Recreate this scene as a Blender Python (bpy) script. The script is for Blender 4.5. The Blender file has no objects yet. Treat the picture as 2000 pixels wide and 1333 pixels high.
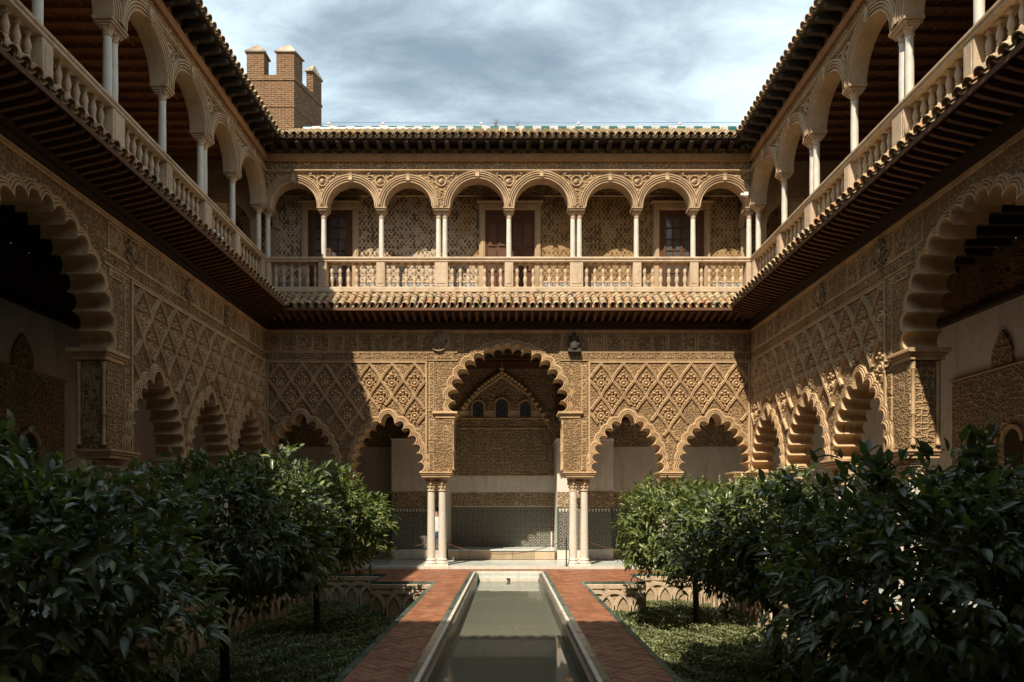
import bpy, math, random
import numpy as np
from mathutils import Vector, Matrix
from mathutils.geometry import tessellate_polygon
R = math.radians
random.seed(7)
scene = bpy.context.scene
COL = scene.collection

# ------------------------------------------------------------------ camera, sky, sun, exposure
EYE = 1.78
cam_d = bpy.data.cameras.new("camera")
cam = bpy.data.objects.new("camera", cam_d)
COL.objects.link(cam)
cam.location = (0, 0, EYE)
cam.rotation_euler = (R(90), 0, 0)
cam_d.sensor_width = 36
cam_d.lens = 24.0
cam_d.shift_x = 0.0035
cam_d.shift_y = 0.1627
cam_d.clip_end = 3000
scene.camera = cam

SUN_EL = 51.2
SUN_AZ = math.atan2(0.42, 1.0)          # sun stands behind the viewer and to the left
sun_d = bpy.data.lights.new("sun", 'SUN')
sun = bpy.data.objects.new("sun", sun_d)
COL.objects.link(sun)
ray = Vector((0.42, 1.0, -1.35)).normalized()
sun.rotation_euler = ray.to_track_quat('-Z', 'Y').to_euler()
sun.location = (-8, -20, 30)
sun_d.energy = 4.8
sun_d.angle = R(0.5)
sun_d.color = (1.0, 0.90, 0.74)

world = bpy.data.worlds.new("World")
scene.world = world
world.use_nodes = True
wn = world.node_tree
wn.nodes.clear()
def wnode(t, **k):
    n = wn.nodes.new(t)
    for a, b in k.items(): setattr(n, a, b)
    return n
w_out = wnode('ShaderNodeOutputWorld')
w_bg = wnode('ShaderNodeBackground')
w_bg.inputs['Strength'].default_value = 0.05
w_sky = wnode('ShaderNodeTexSky')
w_sky.sky_type = 'NISHITA'
w_sky.sun_disc = False
w_sky.sun_elevation = R(SUN_EL)
w_sky.sun_rotation = math.pi + SUN_AZ
w_sky.air_density = 1.0
w_sky.dust_density = 1.6
w_tc = wnode('ShaderNodeTexCoord')
w_sep = wnode('ShaderNodeSeparateXYZ')
w_zm = wnode('ShaderNodeMath', operation='MAXIMUM'); w_zm.inputs[1].default_value = 0.06
w_dx = wnode('ShaderNodeMath', operation='DIVIDE')
w_dy = wnode('ShaderNodeMath', operation='DIVIDE')
w_cmb = wnode('ShaderNodeCombineXYZ')
w_map = wnode('ShaderNodeMapping')
w_map.inputs['Rotation'].default_value = (0, 0, R(35))
w_map.inputs['Scale'].default_value = (0.85, 1.2, 1)
w_map.inputs['Location'].default_value = (6.1, 4.3, 0)
w_n1 = wnode('ShaderNodeTexNoise'); w_n1.inputs['Scale'].default_value = 1.05; w_n1.inputs['Detail'].default_value = 9; w_n1.inputs['Roughness'].default_value = 0.56; w_n1.inputs['Distortion'].default_value = 0.5
w_r1 = wnode('ShaderNodeValToRGB')
w_r1.color_ramp.elements[0].position = 0.40; w_r1.color_ramp.elements[0].color = (0.0, 0.0, 0.0, 1)
w_r1.color_ramp.elements[1].position = 0.66; w_r1.color_ramp.elements[1].color = (1, 1, 1, 1)
w_r1.color_ramp.interpolation = 'EASE'
w_base = wnode('ShaderNodeMix', data_type='RGBA')      # thin veil of grey over the blue
w_base.inputs['Factor'].default_value = 0.70
w_base.inputs['B'].default_value = (5.2, 7.0, 8.4, 1)
w_cl = wnode('ShaderNodeMix', data_type='RGBA')
w_cl.inputs['B'].default_value = (15.5, 18.6, 20.2, 1)
L = wn.links.new
L(w_tc.outputs['Generated'], w_sep.inputs[0])
L(w_sep.outputs['Z'], w_zm.inputs[0])
L(w_sep.outputs['X'], w_dx.inputs[0]); L(w_zm.outputs[0], w_dx.inputs[1])
L(w_sep.outputs['Y'], w_dy.inputs[0]); L(w_zm.outputs[0], w_dy.inputs[1])
L(w_dx.outputs[0], w_cmb.inputs[0]); L(w_dy.outputs[0], w_cmb.inputs[1])
L(w_cmb.outputs[0], w_map.inputs[0]); L(w_map.outputs[0], w_n1.inputs['Vector'])
w_n2 = wnode('ShaderNodeTexNoise'); w_n2.inputs['Scale'].default_value = 0.62; w_n2.inputs['Detail'].default_value = 3
w_n3 = wnode('ShaderNodeTexNoise'); w_n3.inputs['Scale'].default_value = 5.5; w_n3.inputs['Detail'].default_value = 8; w_n3.inputs['Roughness'].default_value = 0.62; w_n3.inputs['Distortion'].default_value = 0.5
L(w_map.outputs[0], w_n2.inputs['Vector']); L(w_map.outputs[0], w_n3.inputs['Vector'])
w_m1 = wnode('ShaderNodeMath', operation='MULTIPLY_ADD'); w_m1.inputs[1].default_value = 0.75; L(w_n2.outputs['Fac'], w_m1.inputs[0]); L(w_n1.outputs['Fac'], w_m1.inputs[2])
w_m2 = wnode('ShaderNodeMath', operation='MULTIPLY_ADD'); w_m2.inputs[1].default_value = 0.32; L(w_n3.outputs['Fac'], w_m2.inputs[0]); L(w_m1.outputs[0], w_m2.inputs[2])
w_m3 = wnode('ShaderNodeMath', operation='MULTIPLY'); w_m3.inputs[1].default_value = 0.483; L(w_m2.outputs[0], w_m3.inputs[0])
L(w_m3.outputs[0], w_r1.inputs[0])
L(w_sky.outputs[0], w_base.inputs['A'])
L(w_base.outputs['Result'], w_cl.inputs['A'])
L(w_r1.outputs['Color'], w_cl.inputs['Factor'])
L(w_cl.outputs['Result'], w_bg.inputs['Color'])
L(w_bg.outputs[0], w_out.inputs[0])

scene.view_settings.view_transform = 'Standard'
scene.view_settings.look = 'None'
scene.view_settings.gamma = 1
scene.view_settings.use_curve_mapping = False
scene.view_settings.exposure = 0.58
scene.cycles.max_bounces = 8
scene.cycles.diffuse_bounces = 6

# ------------------------------------------------------------------ materials
class Mat:
    def __init__(s, name, rough=0.85, spec=0.3):
        s.m = bpy.data.materials.new(name); s.m.use_nodes = True
        s.t = s.m.node_tree; s.b = s.t.nodes['Principled BSDF']
        s.b.inputs['Roughness'].default_value = rough
        s.b.inputs['Specular IOR Level'].default_value = spec
        s.co = s.n('ShaderNodeTexCoord').outputs['Object']
    def n(s, t, **k):
        x = s.t.nodes.new(t)
        for a, b in k.items(): setattr(x, a, b)
        return x
    def l(s, a, b): s.t.links.new(a, b)
    def set(s, x, sock, v):
        if isinstance(v, bpy.types.NodeSocket): s.l(v, x.inputs[sock])
        else: x.inputs[sock].default_value = v
    def mapping(s, scale=(1,1,1), rot=(0,0,0), vec=None):
        m = s.n('ShaderNodeMapping'); s.l(vec or s.co, m.inputs[0])
        m.inputs['Scale'].default_value = scale; m.inputs['Rotation'].default_value = rot
        return m.outputs[0]
    def noise(s, scale, detail=4, rough=0.55, dist=0.0, vec=None, out='Fac'):
        x = s.n('ShaderNodeTexNoise'); s.l(vec or s.co, x.inputs['Vector'])
        x.inputs['Scale'].default_value = scale; x.inputs['Detail'].default_value = detail
        x.inputs['Roughness'].default_value = rough; x.inputs['Distortion'].default_value = dist
        return x.outputs[out]
    def voro(s, scale, feature='F1', vec=None, out='Distance', rnd=1.0, metric=None):
        x = s.n('ShaderNodeTexVoronoi', feature=feature); s.l(vec or s.co, x.inputs['Vector'])
        if metric: x.distance = metric
        x.inputs['Scale'].default_value = scale; x.inputs['Randomness'].default_value = rnd
        return x.outputs[out]
    def wave(s, scale, vec=None, dist=0, typ='BANDS', d='X', prof='SIN'):
        x = s.n('ShaderNodeTexWave', wave_type=typ, wave_profile=prof); s.l(vec or s.co, x.inputs['Vector'])
        if typ == 'BANDS': x.bands_direction = d
        x.inputs['Scale'].default_value = scale; x.inputs['Distortion'].default_value = dist
        return x.outputs['Fac']
    def ramp(s, fac, stops, interp='LINEAR'):
        r = s.n('ShaderNodeValToRGB'); s.l(fac, r.inputs[0]); e = r.color_ramp.elements
        r.color_ramp.interpolation = interp
        while len(e) < len(stops): e.new(0.5)
        for i, (p, c) in enumerate(stops):
            e[i].position = p
            e[i].color = (c, c, c, 1) if not hasattr(c, '__len__') else (*c[:3], 1)
        return r.outputs['Color']
    def mix(s, f, a, b, mode='MIX'):
        x = s.n('ShaderNodeMix', data_type='RGBA', blend_type=mode)
        s.set(x, 'Factor', f)
        for k, v in (('A', a), ('B', b)):
            if isinstance(v, bpy.types.NodeSocket): s.l(v, x.inputs[k])
            else: x.inputs[k].default_value = (*v[:3], 1)
        return x.outputs['Result']
    def math(s, op, a, b=0.0, c=None):
        x = s.n('ShaderNodeMath', operation=op)
        for i, v in enumerate((a, b) if c is None else (a, b, c)):
            if isinstance(v, bpy.types.NodeSocket): s.l(v, x.inputs[i])
            else: x.inputs[i].default_value = v
        return x.outputs[0]
    def rand(s): return s.n('ShaderNodeObjectInfo').outputs['Random']
    def color(s, v):
        s.set(s.b, 'Base Color', v if isinstance(v, bpy.types.NodeSocket) else (*v, 1)); return s
    def rough(s, v): s.set(s.b, 'Roughness', v); return s
    def bump(s, h, dist=0.01, strength=1.0, prev=None):
        x = s.n('ShaderNodeBump'); s.l(h, x.inputs['Height'])
        x.inputs['Distance'].default_value = dist; x.inputs['Strength'].default_value = strength
        if prev is not None: s.l(prev, x.inputs['Normal'])
        s.l(x.outputs[0], s.b.inputs['Normal'])
        return x.outputs[0]

M = {}
def weathered(m, base, dark, var=0.5):
    n = m.noise(0.9, 8, 0.65)
    c = m.mix(m.ramp(n, [(0.32, 0), (0.68, 1)]), dark, base)
    n2 = m.noise(9, 5, 0.6)
    c = m.mix(m.ramp(n2, [(0.35, 0.0), (0.75, var)]), c, tuple(min(1, x * 1.25) for x in base))
    st = m.noise(1.0, 7, 0.7, 0.4, vec=m.mapping((2.6, 2.6, 0.5)))            # rain streaks and grey stains
    c = m.mix(m.ramp(st, [(0.50, 0.0), (0.66, 0.55)]), c, tuple(x * 0.62 + 0.02 for x in dark))
    wp = m.noise(2.3, 6, 0.75)                                                  # worn pale patches
    c = m.mix(m.ramp(wp, [(0.60, 0.0), (0.70, 0.35)]), c, tuple(min(0.8, x * 1.1 + 0.10) for x in base))
    return m.mix(m.math('MULTIPLY', m.rand(), 0.28), c, dark)

def carved(name, base, dark, s1, s2, dist, geometric=False, flat=False):
    """stucco cut in fine relief: interlaced stems and leaves pressed into the surface"""
    m = Mat(name, 0.9, 0.15)
    wob = m.noise(5.0, 2, 0.5, out='Color')
    v = m.n('ShaderNodeVectorMath', operation='MULTIPLY_ADD'); m.l(wob, v.inputs[0]); v.inputs[1].default_value = (0.10, 0.10, 0.10); m.l(m.co, v.inputs[2])
    vec = m.co if geometric else v.outputs[0]
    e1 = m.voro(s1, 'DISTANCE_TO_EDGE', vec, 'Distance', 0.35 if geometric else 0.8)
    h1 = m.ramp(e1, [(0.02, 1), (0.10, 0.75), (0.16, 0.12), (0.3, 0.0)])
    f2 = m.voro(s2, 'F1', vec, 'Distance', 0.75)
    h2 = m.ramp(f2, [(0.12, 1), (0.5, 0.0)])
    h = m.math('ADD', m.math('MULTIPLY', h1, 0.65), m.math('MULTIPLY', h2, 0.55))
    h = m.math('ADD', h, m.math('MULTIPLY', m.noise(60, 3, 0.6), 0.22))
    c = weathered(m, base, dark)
    m.color(m.mix(m.ramp(h, [(0.1, 0.75), (0.7, 0.0)]), c, tuple(x * 0.42 for x in dark)))   # recess shade painted into the colour of the cut ground
    m.bump(h, dist, 1.0)
    M[name] = m.m
    return m.m

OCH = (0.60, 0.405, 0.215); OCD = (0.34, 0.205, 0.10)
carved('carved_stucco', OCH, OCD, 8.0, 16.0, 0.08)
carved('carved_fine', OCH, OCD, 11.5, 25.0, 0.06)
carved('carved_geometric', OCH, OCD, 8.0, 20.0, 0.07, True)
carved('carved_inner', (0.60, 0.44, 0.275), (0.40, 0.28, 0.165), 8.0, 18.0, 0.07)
carved('carved_wood', (0.22, 0.12, 0.055), (0.11, 0.058, 0.026), 5.0, 12.0, 0.04, True)

def plain(name, base, dark, rough=0.85, bs=30, bd=0.006, spec=0.25, var=0.5):
    m = Mat(name, rough, spec); m.color(weathered(m, base, dark, var))
    m.bump(m.noise(bs, 6, 0.65), bd, 0.8); M[name] = m.m; return m
plain('moulded_stucco', (0.60, 0.42, 0.24), (0.37, 0.235, 0.12))
plain('sandstone', (0.60, 0.47, 0.33), (0.42, 0.30, 0.19))
plain('arch_stone', (0.50, 0.36, 0.22), (0.36, 0.24, 0.14), bs=18)
plain('cornice_plaster', (0.40, 0.21, 0.09), (0.28, 0.14, 0.06), bs=12)
plain('marble', (0.70, 0.65, 0.56), (0.52, 0.46, 0.37), 0.42, 14, 0.003, 0.5)
plain('grey_marble', (0.60, 0.61, 0.56), (0.44, 0.46, 0.42), 0.30, 10, 0.002, 0.5)
plain('white_plaster', (0.70, 0.63, 0.54), (0.56, 0.49, 0.41), 0.9, 6, 0.008)
plain('bench_stone', (0.46, 0.37, 0.25), (0.30, 0.22, 0.13), 0.8, 9, 0.015)
plain('dark_metal', (0.03, 0.03, 0.03), (0.02, 0.02, 0.02), 0.5)
plain('white_paint', (0.78, 0.78, 0.76), (0.6, 0.6, 0.58), 0.5, 20, 0.001)
plain('dark_statue', (0.07, 0.06, 0.05), (0.04, 0.035, 0.03), 0.7, 22, 0.02)
plain('soil', (0.06, 0.042, 0.028), (0.03, 0.022, 0.015), 0.95, 8, 0.04)
plain('ground_earth', (0.10, 0.085, 0.06), (0.06, 0.05, 0.035), 0.95, 2, 0.04)
plain('mortar', (0.26, 0.16, 0.10), (0.15, 0.10, 0.07), 0.95, 20, 0.01)
plain('bark', (0.075, 0.055, 0.040), (0.035, 0.028, 0.02), 0.9, 30, 0.02)
plain('merlon_lime', (0.50, 0.42, 0.33), (0.10, 0.075, 0.055), 0.9, 8, 0.03)
plain('ridge_white', (0.46, 0.45, 0.41), (0.26, 0.24, 0.20), 0.4, 20, 0.004)
plain('skin_tone', (0.5, 0.32, 0.24), (0.45, 0.28, 0.2), 0.6)
plain('shirt_cloth', (0.75, 0.74, 0.72), (0.66, 0.65, 0.63), 0.9)
plain('blue_cloth', (0.06, 0.12, 0.22), (0.04, 0.08, 0.16), 0.9)
plain('hair_dark', (0.03, 0.02, 0.015), (0.02, 0.015, 0.01), 0.8)
plain('rope_red', (0.16, 0.06, 0.045), (0.10, 0.04, 0.03), 0.8, 60, 0.004)
plain('dry_stem', (0.22, 0.16, 0.09), (0.12, 0.09, 0.05), 0.9)

def wood(name, base, dark, rough=0.75):
    m = Mat(name, rough, 0.25)
    n = m.noise(3.5, 6, 0.6, vec=m.mapping((1, 1, 1)))
    r = m.math('MULTIPLY', m.rand(), 0.5)
    c = m.mix(m.math('ADD', m.math('MULTIPLY', n, 0.6), r), dark, base)
    m.color(c); m.bump(m.noise(40, 4, 0.6), 0.006, 0.8); M[name] = m.m
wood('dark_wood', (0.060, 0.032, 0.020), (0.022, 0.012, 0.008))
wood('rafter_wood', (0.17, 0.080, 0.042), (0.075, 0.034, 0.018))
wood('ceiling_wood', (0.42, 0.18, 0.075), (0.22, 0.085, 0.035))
wood('door_wood', (0.14, 0.060, 0.030), (0.08, 0.036, 0.02))
wood('old_eave_wood', (0.085, 0.065, 0.050), (0.025, 0.018, 0.013), 0.9)

def tile_mat():
    m = Mat('roof_clay', 0.85, 0.2)
    r = m.rand()
    c = m.ramp(r, [(0.0, (0.42, 0.17, 0.075)), (0.22, (0.50, 0.36, 0.20)), (0.40, (0.33, 0.22, 0.12)), (0.55, (0.56, 0.43, 0.26)), (0.75, (0.24, 0.20, 0.15)), (0.88, (0.48, 0.24, 0.11)), (1.0, (0.40, 0.30, 0.18))])
    li = m.ramp(m.noise(9, 6, 0.7), [(0.48, 0), (0.62, 0.8)])
    c = m.mix(li, c, (0.20, 0.17, 0.10))
    c = m.mix(m.ramp(m.noise(30, 4, 0.7), [(0.5, 0), (0.7, 0.6)]), c, (0.60, 0.50, 0.34))
    m.color(c); m.bump(m.noise(35, 5, 0.7), 0.012, 0.9); M['roof_clay'] = m.m
tile_mat()

def terracotta():
    m = Mat('terracotta', 0.55, 0.3)
    c = m.ramp(m.rand(), [(0, (0.21, 0.076, 0.038)), (0.5, (0.29, 0.112, 0.056)), (0.85, (0.34, 0.15, 0.08)), (1, (0.17, 0.068, 0.04))])
    c = m.mix(m.ramp(m.noise(2.2, 6, 0.65), [(0.4, 0), (0.75, 0.45)]), c, (0.36, 0.19, 0.115)); c = m.mix(m.ramp(m.noise(0.9, 8, 0.75), [(0.48, 0), (0.68, 0.6)]), c, (0.15, 0.075, 0.045))
    m.color(c); m.rough(m.ramp(m.noise(6, 4), [(0.3, 0.42), (0.7, 0.75)]))
    m.bump(m.noise(25, 5, 0.6), 0.006, 0.7); M['terracotta'] = m.m
    m = Mat('terracotta_far', 0.55, 0.3)
    g = m.n('ShaderNodeNewGeometry').outputs['Random Per Island']
    c = m.ramp(g, [(0, (0.21, 0.076, 0.038)), (0.5, (0.29, 0.112, 0.056)), (0.85, (0.34, 0.15, 0.08)), (1, (0.17, 0.068, 0.04))])
    c = m.mix(m.ramp(m.noise(2.2, 6, 0.65), [(0.4, 0), (0.75, 0.45)]), c, (0.36, 0.19, 0.115)); c = m.mix(m.ramp(m.noise(0.9, 8, 0.75), [(0.48, 0), (0.68, 0.6)]), c, (0.15, 0.075, 0.045))
    m.color(c); m.rough(m.ramp(m.noise(6, 4), [(0.3, 0.42), (0.7, 0.75)]))
    m.bump(m.noise(25, 5, 0.6), 0.006, 0.7); M['terracotta_far'] = m.m
terracotta()

def glaze():
    m = Mat('green_glaze', 0.25, 0.5)
    c = m.ramp(m.rand(), [(0, (0.025, 0.055, 0.048)), (0.6, (0.05, 0.10, 0.085)), (1, (0.11, 0.14, 0.12))])
    m.color(m.mix(m.ramp(m.noise(12, 5, 0.7), [(0.5, 0), (0.75, 0.7)]), c, (0.20, 0.20, 0.16)))
    m.bump(m.noise(20, 3), 0.004); M['green_glaze'] = m.m
glaze()

plain('ridge_green', (0.02, 0.10, 0.07), (0.015, 0.06, 0.045), 0.25, 20, 0.002, 0.5, 0.2)
plain('wet_stone', (0.16, 0.14, 0.11), (0.07, 0.065, 0.05), 0.35, 9, 0.01, 0.5)
def azulejo(name, scale, lo, hi, ac):
    """flat printed pattern of a glazed tile dado: interlaced star mosaic"""
    m = Mat(name, 0.25, 0.5)
    sp = m.n('ShaderNodeSeparateXYZ'); m.l(m.co, sp.inputs[0])
    k = 2 * math.pi * scale
    def w(e): return m.math('SINE', m.math('MULTIPLY', e, k))
    x, z = sp.outputs['X'], sp.outputs['Z']
    y = sp.outputs['Y']; xx = m.math('ADD', x, y)
    a = m.math('MULTIPLY', w(xx), w(z))
    b = m.math('MULTIPLY', w(m.math('MULTIPLY', m.math('ADD', xx, z), 0.7071)), w(m.math('MULTIPLY', m.math('SUBTRACT', xx, z), 0.7071)))
    f = m.math('ADD', m.math('ABSOLUTE', a), m.math('ABSOLUTE', b))
    c = m.ramp(f, [(0.0, hi), (0.28, hi), (0.32, lo), (0.62, lo), (0.66, ac), (0.9, ac), (0.94, hi)], 'LINEAR')
    m.color(c); M[name] = m.m
azulejo('star_mosaic', 6.2, (0.018, 0.020, 0.022), (0.27, 0.24, 0.19), (0.035, 0.05, 0.05))
azulejo('blue_tiles', 5.5, (0.04, 0.06, 0.12), (0.55, 0.52, 0.42), (0.10, 0.14, 0.22))

def stencil(name, hi, lo, gold):
    m = Mat(name, 0.9, 0.1)
    sp = m.n('ShaderNodeSeparateXYZ'); m.l(m.co, sp.inputs[0])
    x, z = m.math('ADD', sp.outputs['X'], sp.outputs['Y']), sp.outputs['Z']
    k = 2 * math.pi * 3.7
    a = m.math('SINE', m.math('MULTIPLY', m.math('ADD', x, m.math('MULTIPLY', z, 0.72)), k))
    b = m.math('SINE', m.math('MULTIPLY', m.math('SUBTRACT', x, m.math('MULTIPLY', z, 0.72)), k))
    w2 = m.math('MULTIPLY', m.math('SINE', m.math('MULTIPLY', x, k*1.0)), m.math('SINE', m.math('MULTIPLY', z, k*1.44)))
    f = m.math('ADD', m.math('MULTIPLY', m.math('ABSOLUTE', m.math('MULTIPLY', a, b)), 0.7), m.math('MULTIPLY', m.math('ABSOLUTE', w2), 0.5))
    f = m.math('ADD', f, m.math('MULTIPLY', m.math('SUBTRACT', m.noise(8.5, 7, 0.78), 0.5), 4.2))
    f = m.math('ADD', f, m.math('MULTIPLY', m.math('SUBTRACT', m.noise(1.7, 5, 0.6), 0.5), 1.6))
    pat = m.ramp(f, [(0.26, 0), (0.46, 1)])
    worn = m.ramp(sp.outputs['X'], [(0.0, 1), (1.0, 0)]) if False else m.ramp(m.math('ADD', m.math('MULTIPLY', sp.outputs['X'], -0.09), m.noise(1.1, 7, 0.7)), [(0.56, 0), (0.68, 1)])
    c = m.mix(pat, lo, m.mix(worn, gold, hi))
    m.color(c); m.bump(f, 0.008, 0.7); M[name] = m.m
stencil('stencilled_plaster', (0.50, 0.40, 0.29), (0.13, 0.075, 0.035), (0.36, 0.235, 0.115))

def brick():
    m = Mat('tower_brick', 0.92, 0.1)
    sp = m.n('ShaderNodeSeparateXYZ'); m.l(m.co, sp.inputs[0])
    cb = m.n('ShaderNodeCombineXYZ'); m.l(m.math('ADD', sp.outputs['X'], sp.outputs['Y']), cb.inputs[0]); m.l(sp.outputs['Z'], cb.inputs[1])
    b = m.n('ShaderNodeTexBrick'); m.l(cb.outputs[0], b.inputs['Vector'])
    b.inputs['Scale'].default_value = 1.0; b.inputs['Brick Width'].default_value = 0.30; b.inputs['Row Height'].default_value = 0.085
    b.inputs['Mortar Size'].default_value = 0.016; b.inputs['Mortar Smooth'].default_value = 0.3
    b.inputs['Color1'].default_value = (0.21, 0.10, 0.05, 1); b.inputs['Color2'].default_value = (0.085, 0.04, 0.022, 1); b.inputs['Mortar'].default_value = (0.36, 0.245, 0.14, 1)
    c = m.mix(m.ramp(m.noise(1.6, 6, 0.7), [(0.45, 0), (0.7, 0.6)]), b.outputs['Color'], (0.24, 0.14, 0.075)); c = m.mix(m.ramp(m.noise(6, 7, 0.8, vec=m.mapping((1, 1, 3))), [(0.5, 0), (0.62, 0.75)]), c, (0.11, 0.06, 0.035)); c = m.mix(m.ramp(m.noise(9, 5, 0.8, vec=m.mapping((0.6, 0.6, 3.2))), [(0.58, 0), (0.66, 0.8)]), c, (0.50, 0.40, 0.26))
    m.color(c); m.bump(m.math('SUBTRACT', m.math('MULTIPLY', m.noise(18, 4), 0.5), b.outputs['Fac']), 0.02, 0.9); M['tower_brick'] = m.m
    m = Mat('bed_wall_brick', 0.92, 0.1)
    b2 = m.n('ShaderNodeTexBrick'); sp = m.n('ShaderNodeSeparateXYZ'); m.l(m.co, sp.inputs[0])
    cb = m.n('ShaderNodeCombineXYZ'); m.l(m.math('ADD', sp.outputs['X'], sp.outputs['Y']), cb.inputs[0]); m.l(sp.outputs['Z'], cb.inputs[1]); m.l(cb.outputs[0], b2.inputs['Vector'])
    b2.inputs['Scale'].default_value = 1.0; b2.inputs['Brick Width'].default_value = 0.28; b2.inputs['Row Height'].default_value = 0.06; b2.inputs['Mortar Size'].default_value = 0.012
    b2.inputs['Color1'].default_value = (0.36, 0.24, 0.14, 1); b2.inputs['Color2'].default_value = (0.30, 0.20, 0.12, 1); b2.inputs['Mortar'].default_value = (0.42, 0.33, 0.22, 1)
    m.color(m.mix(m.ramp(m.noise(2, 6, 0.7), [(0.35, 0), (0.7, 0.8)]), b2.outputs['Color'], (0.44, 0.34, 0.22)))
    m.bump(m.noise(20, 5), 0.02); M['bed_wall_brick'] = m.m
brick()

def leafmat(name, ca, cb, cc, rough=0.42):
    m = Mat(name, rough, 0.5)
    g = m.n('ShaderNodeNewGeometry').outputs['Random Per Island']
    c = m.ramp(g, [(0, ca), (0.6, cb), (0.93, cc), (1, tuple(x * 1.6 for x in cc))])
    m.color(c)
    tr = m.n('ShaderNodeBsdfTranslucent'); m.l(m.mix(1.0, c, (1.0, 1.25, 0.45), 'MULTIPLY'), tr.inputs['Color'])
    mx = m.n('ShaderNodeMixShader'); mx.inputs[0].default_value = 0.28
    m.l(m.b.outputs[0], mx.inputs[1]); m.l(tr.outputs[0], mx.inputs[2])
    m.l(mx.outputs[0], m.t.nodes['Material Output'].inputs['Surface'])
    M[name] = m.m
leafmat('orange_leaf', (0.075, 0.098, 0.056), (0.13, 0.158, 0.078), (0.22, 0.24, 0.065), 0.29)
leafmat('orange_leaf_young', (0.075, 0.105, 0.034), (0.13, 0.165, 0.048), (0.22, 0.24, 0.07), 0.42)
leafmat('cover_leaf', (0.095, 0.11, 0.05), (0.165, 0.18, 0.08), (0.27, 0.26, 0.13), 0.6)

def water():
    m = Mat('pool_water', 0.02, 0.5)
    m.b.inputs['IOR'].default_value = 1.33
    m.color(m.mix(m.noise(0.8, 4), (0.115, 0.12, 0.088), (0.165, 0.168, 0.125)))
    m.bump(m.noise(3.0, 3, 0.5, vec=m.mapping((1.0, 2.0, 1))), 0.001, 0.25)
    M['pool_water'] = m.m
water()
def glass():
    m = Mat('window_glass', 0.06, 0.6); m.color(m.mix(m.noise(2, 3), (0.05, 0.05, 0.05), (0.13, 0.12, 0.11))); m.bump(m.noise(5, 2), 0.004, 0.5); M['window_glass'] = m.m
    m = Mat('lattice_blue', 0.6, 0.3)
    m.color(m.mix(m.ramp(m.voro(9, 'DISTANCE_TO_EDGE'), [(0.06, 1), (0.12, 0)]), (0.022, 0.04, 0.085), (0.10, 0.09, 0.08))); m.bump(m.voro(9, 'DISTANCE_TO_EDGE'), 0.03); M['lattice_blue'] = m.m
glass()

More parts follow.
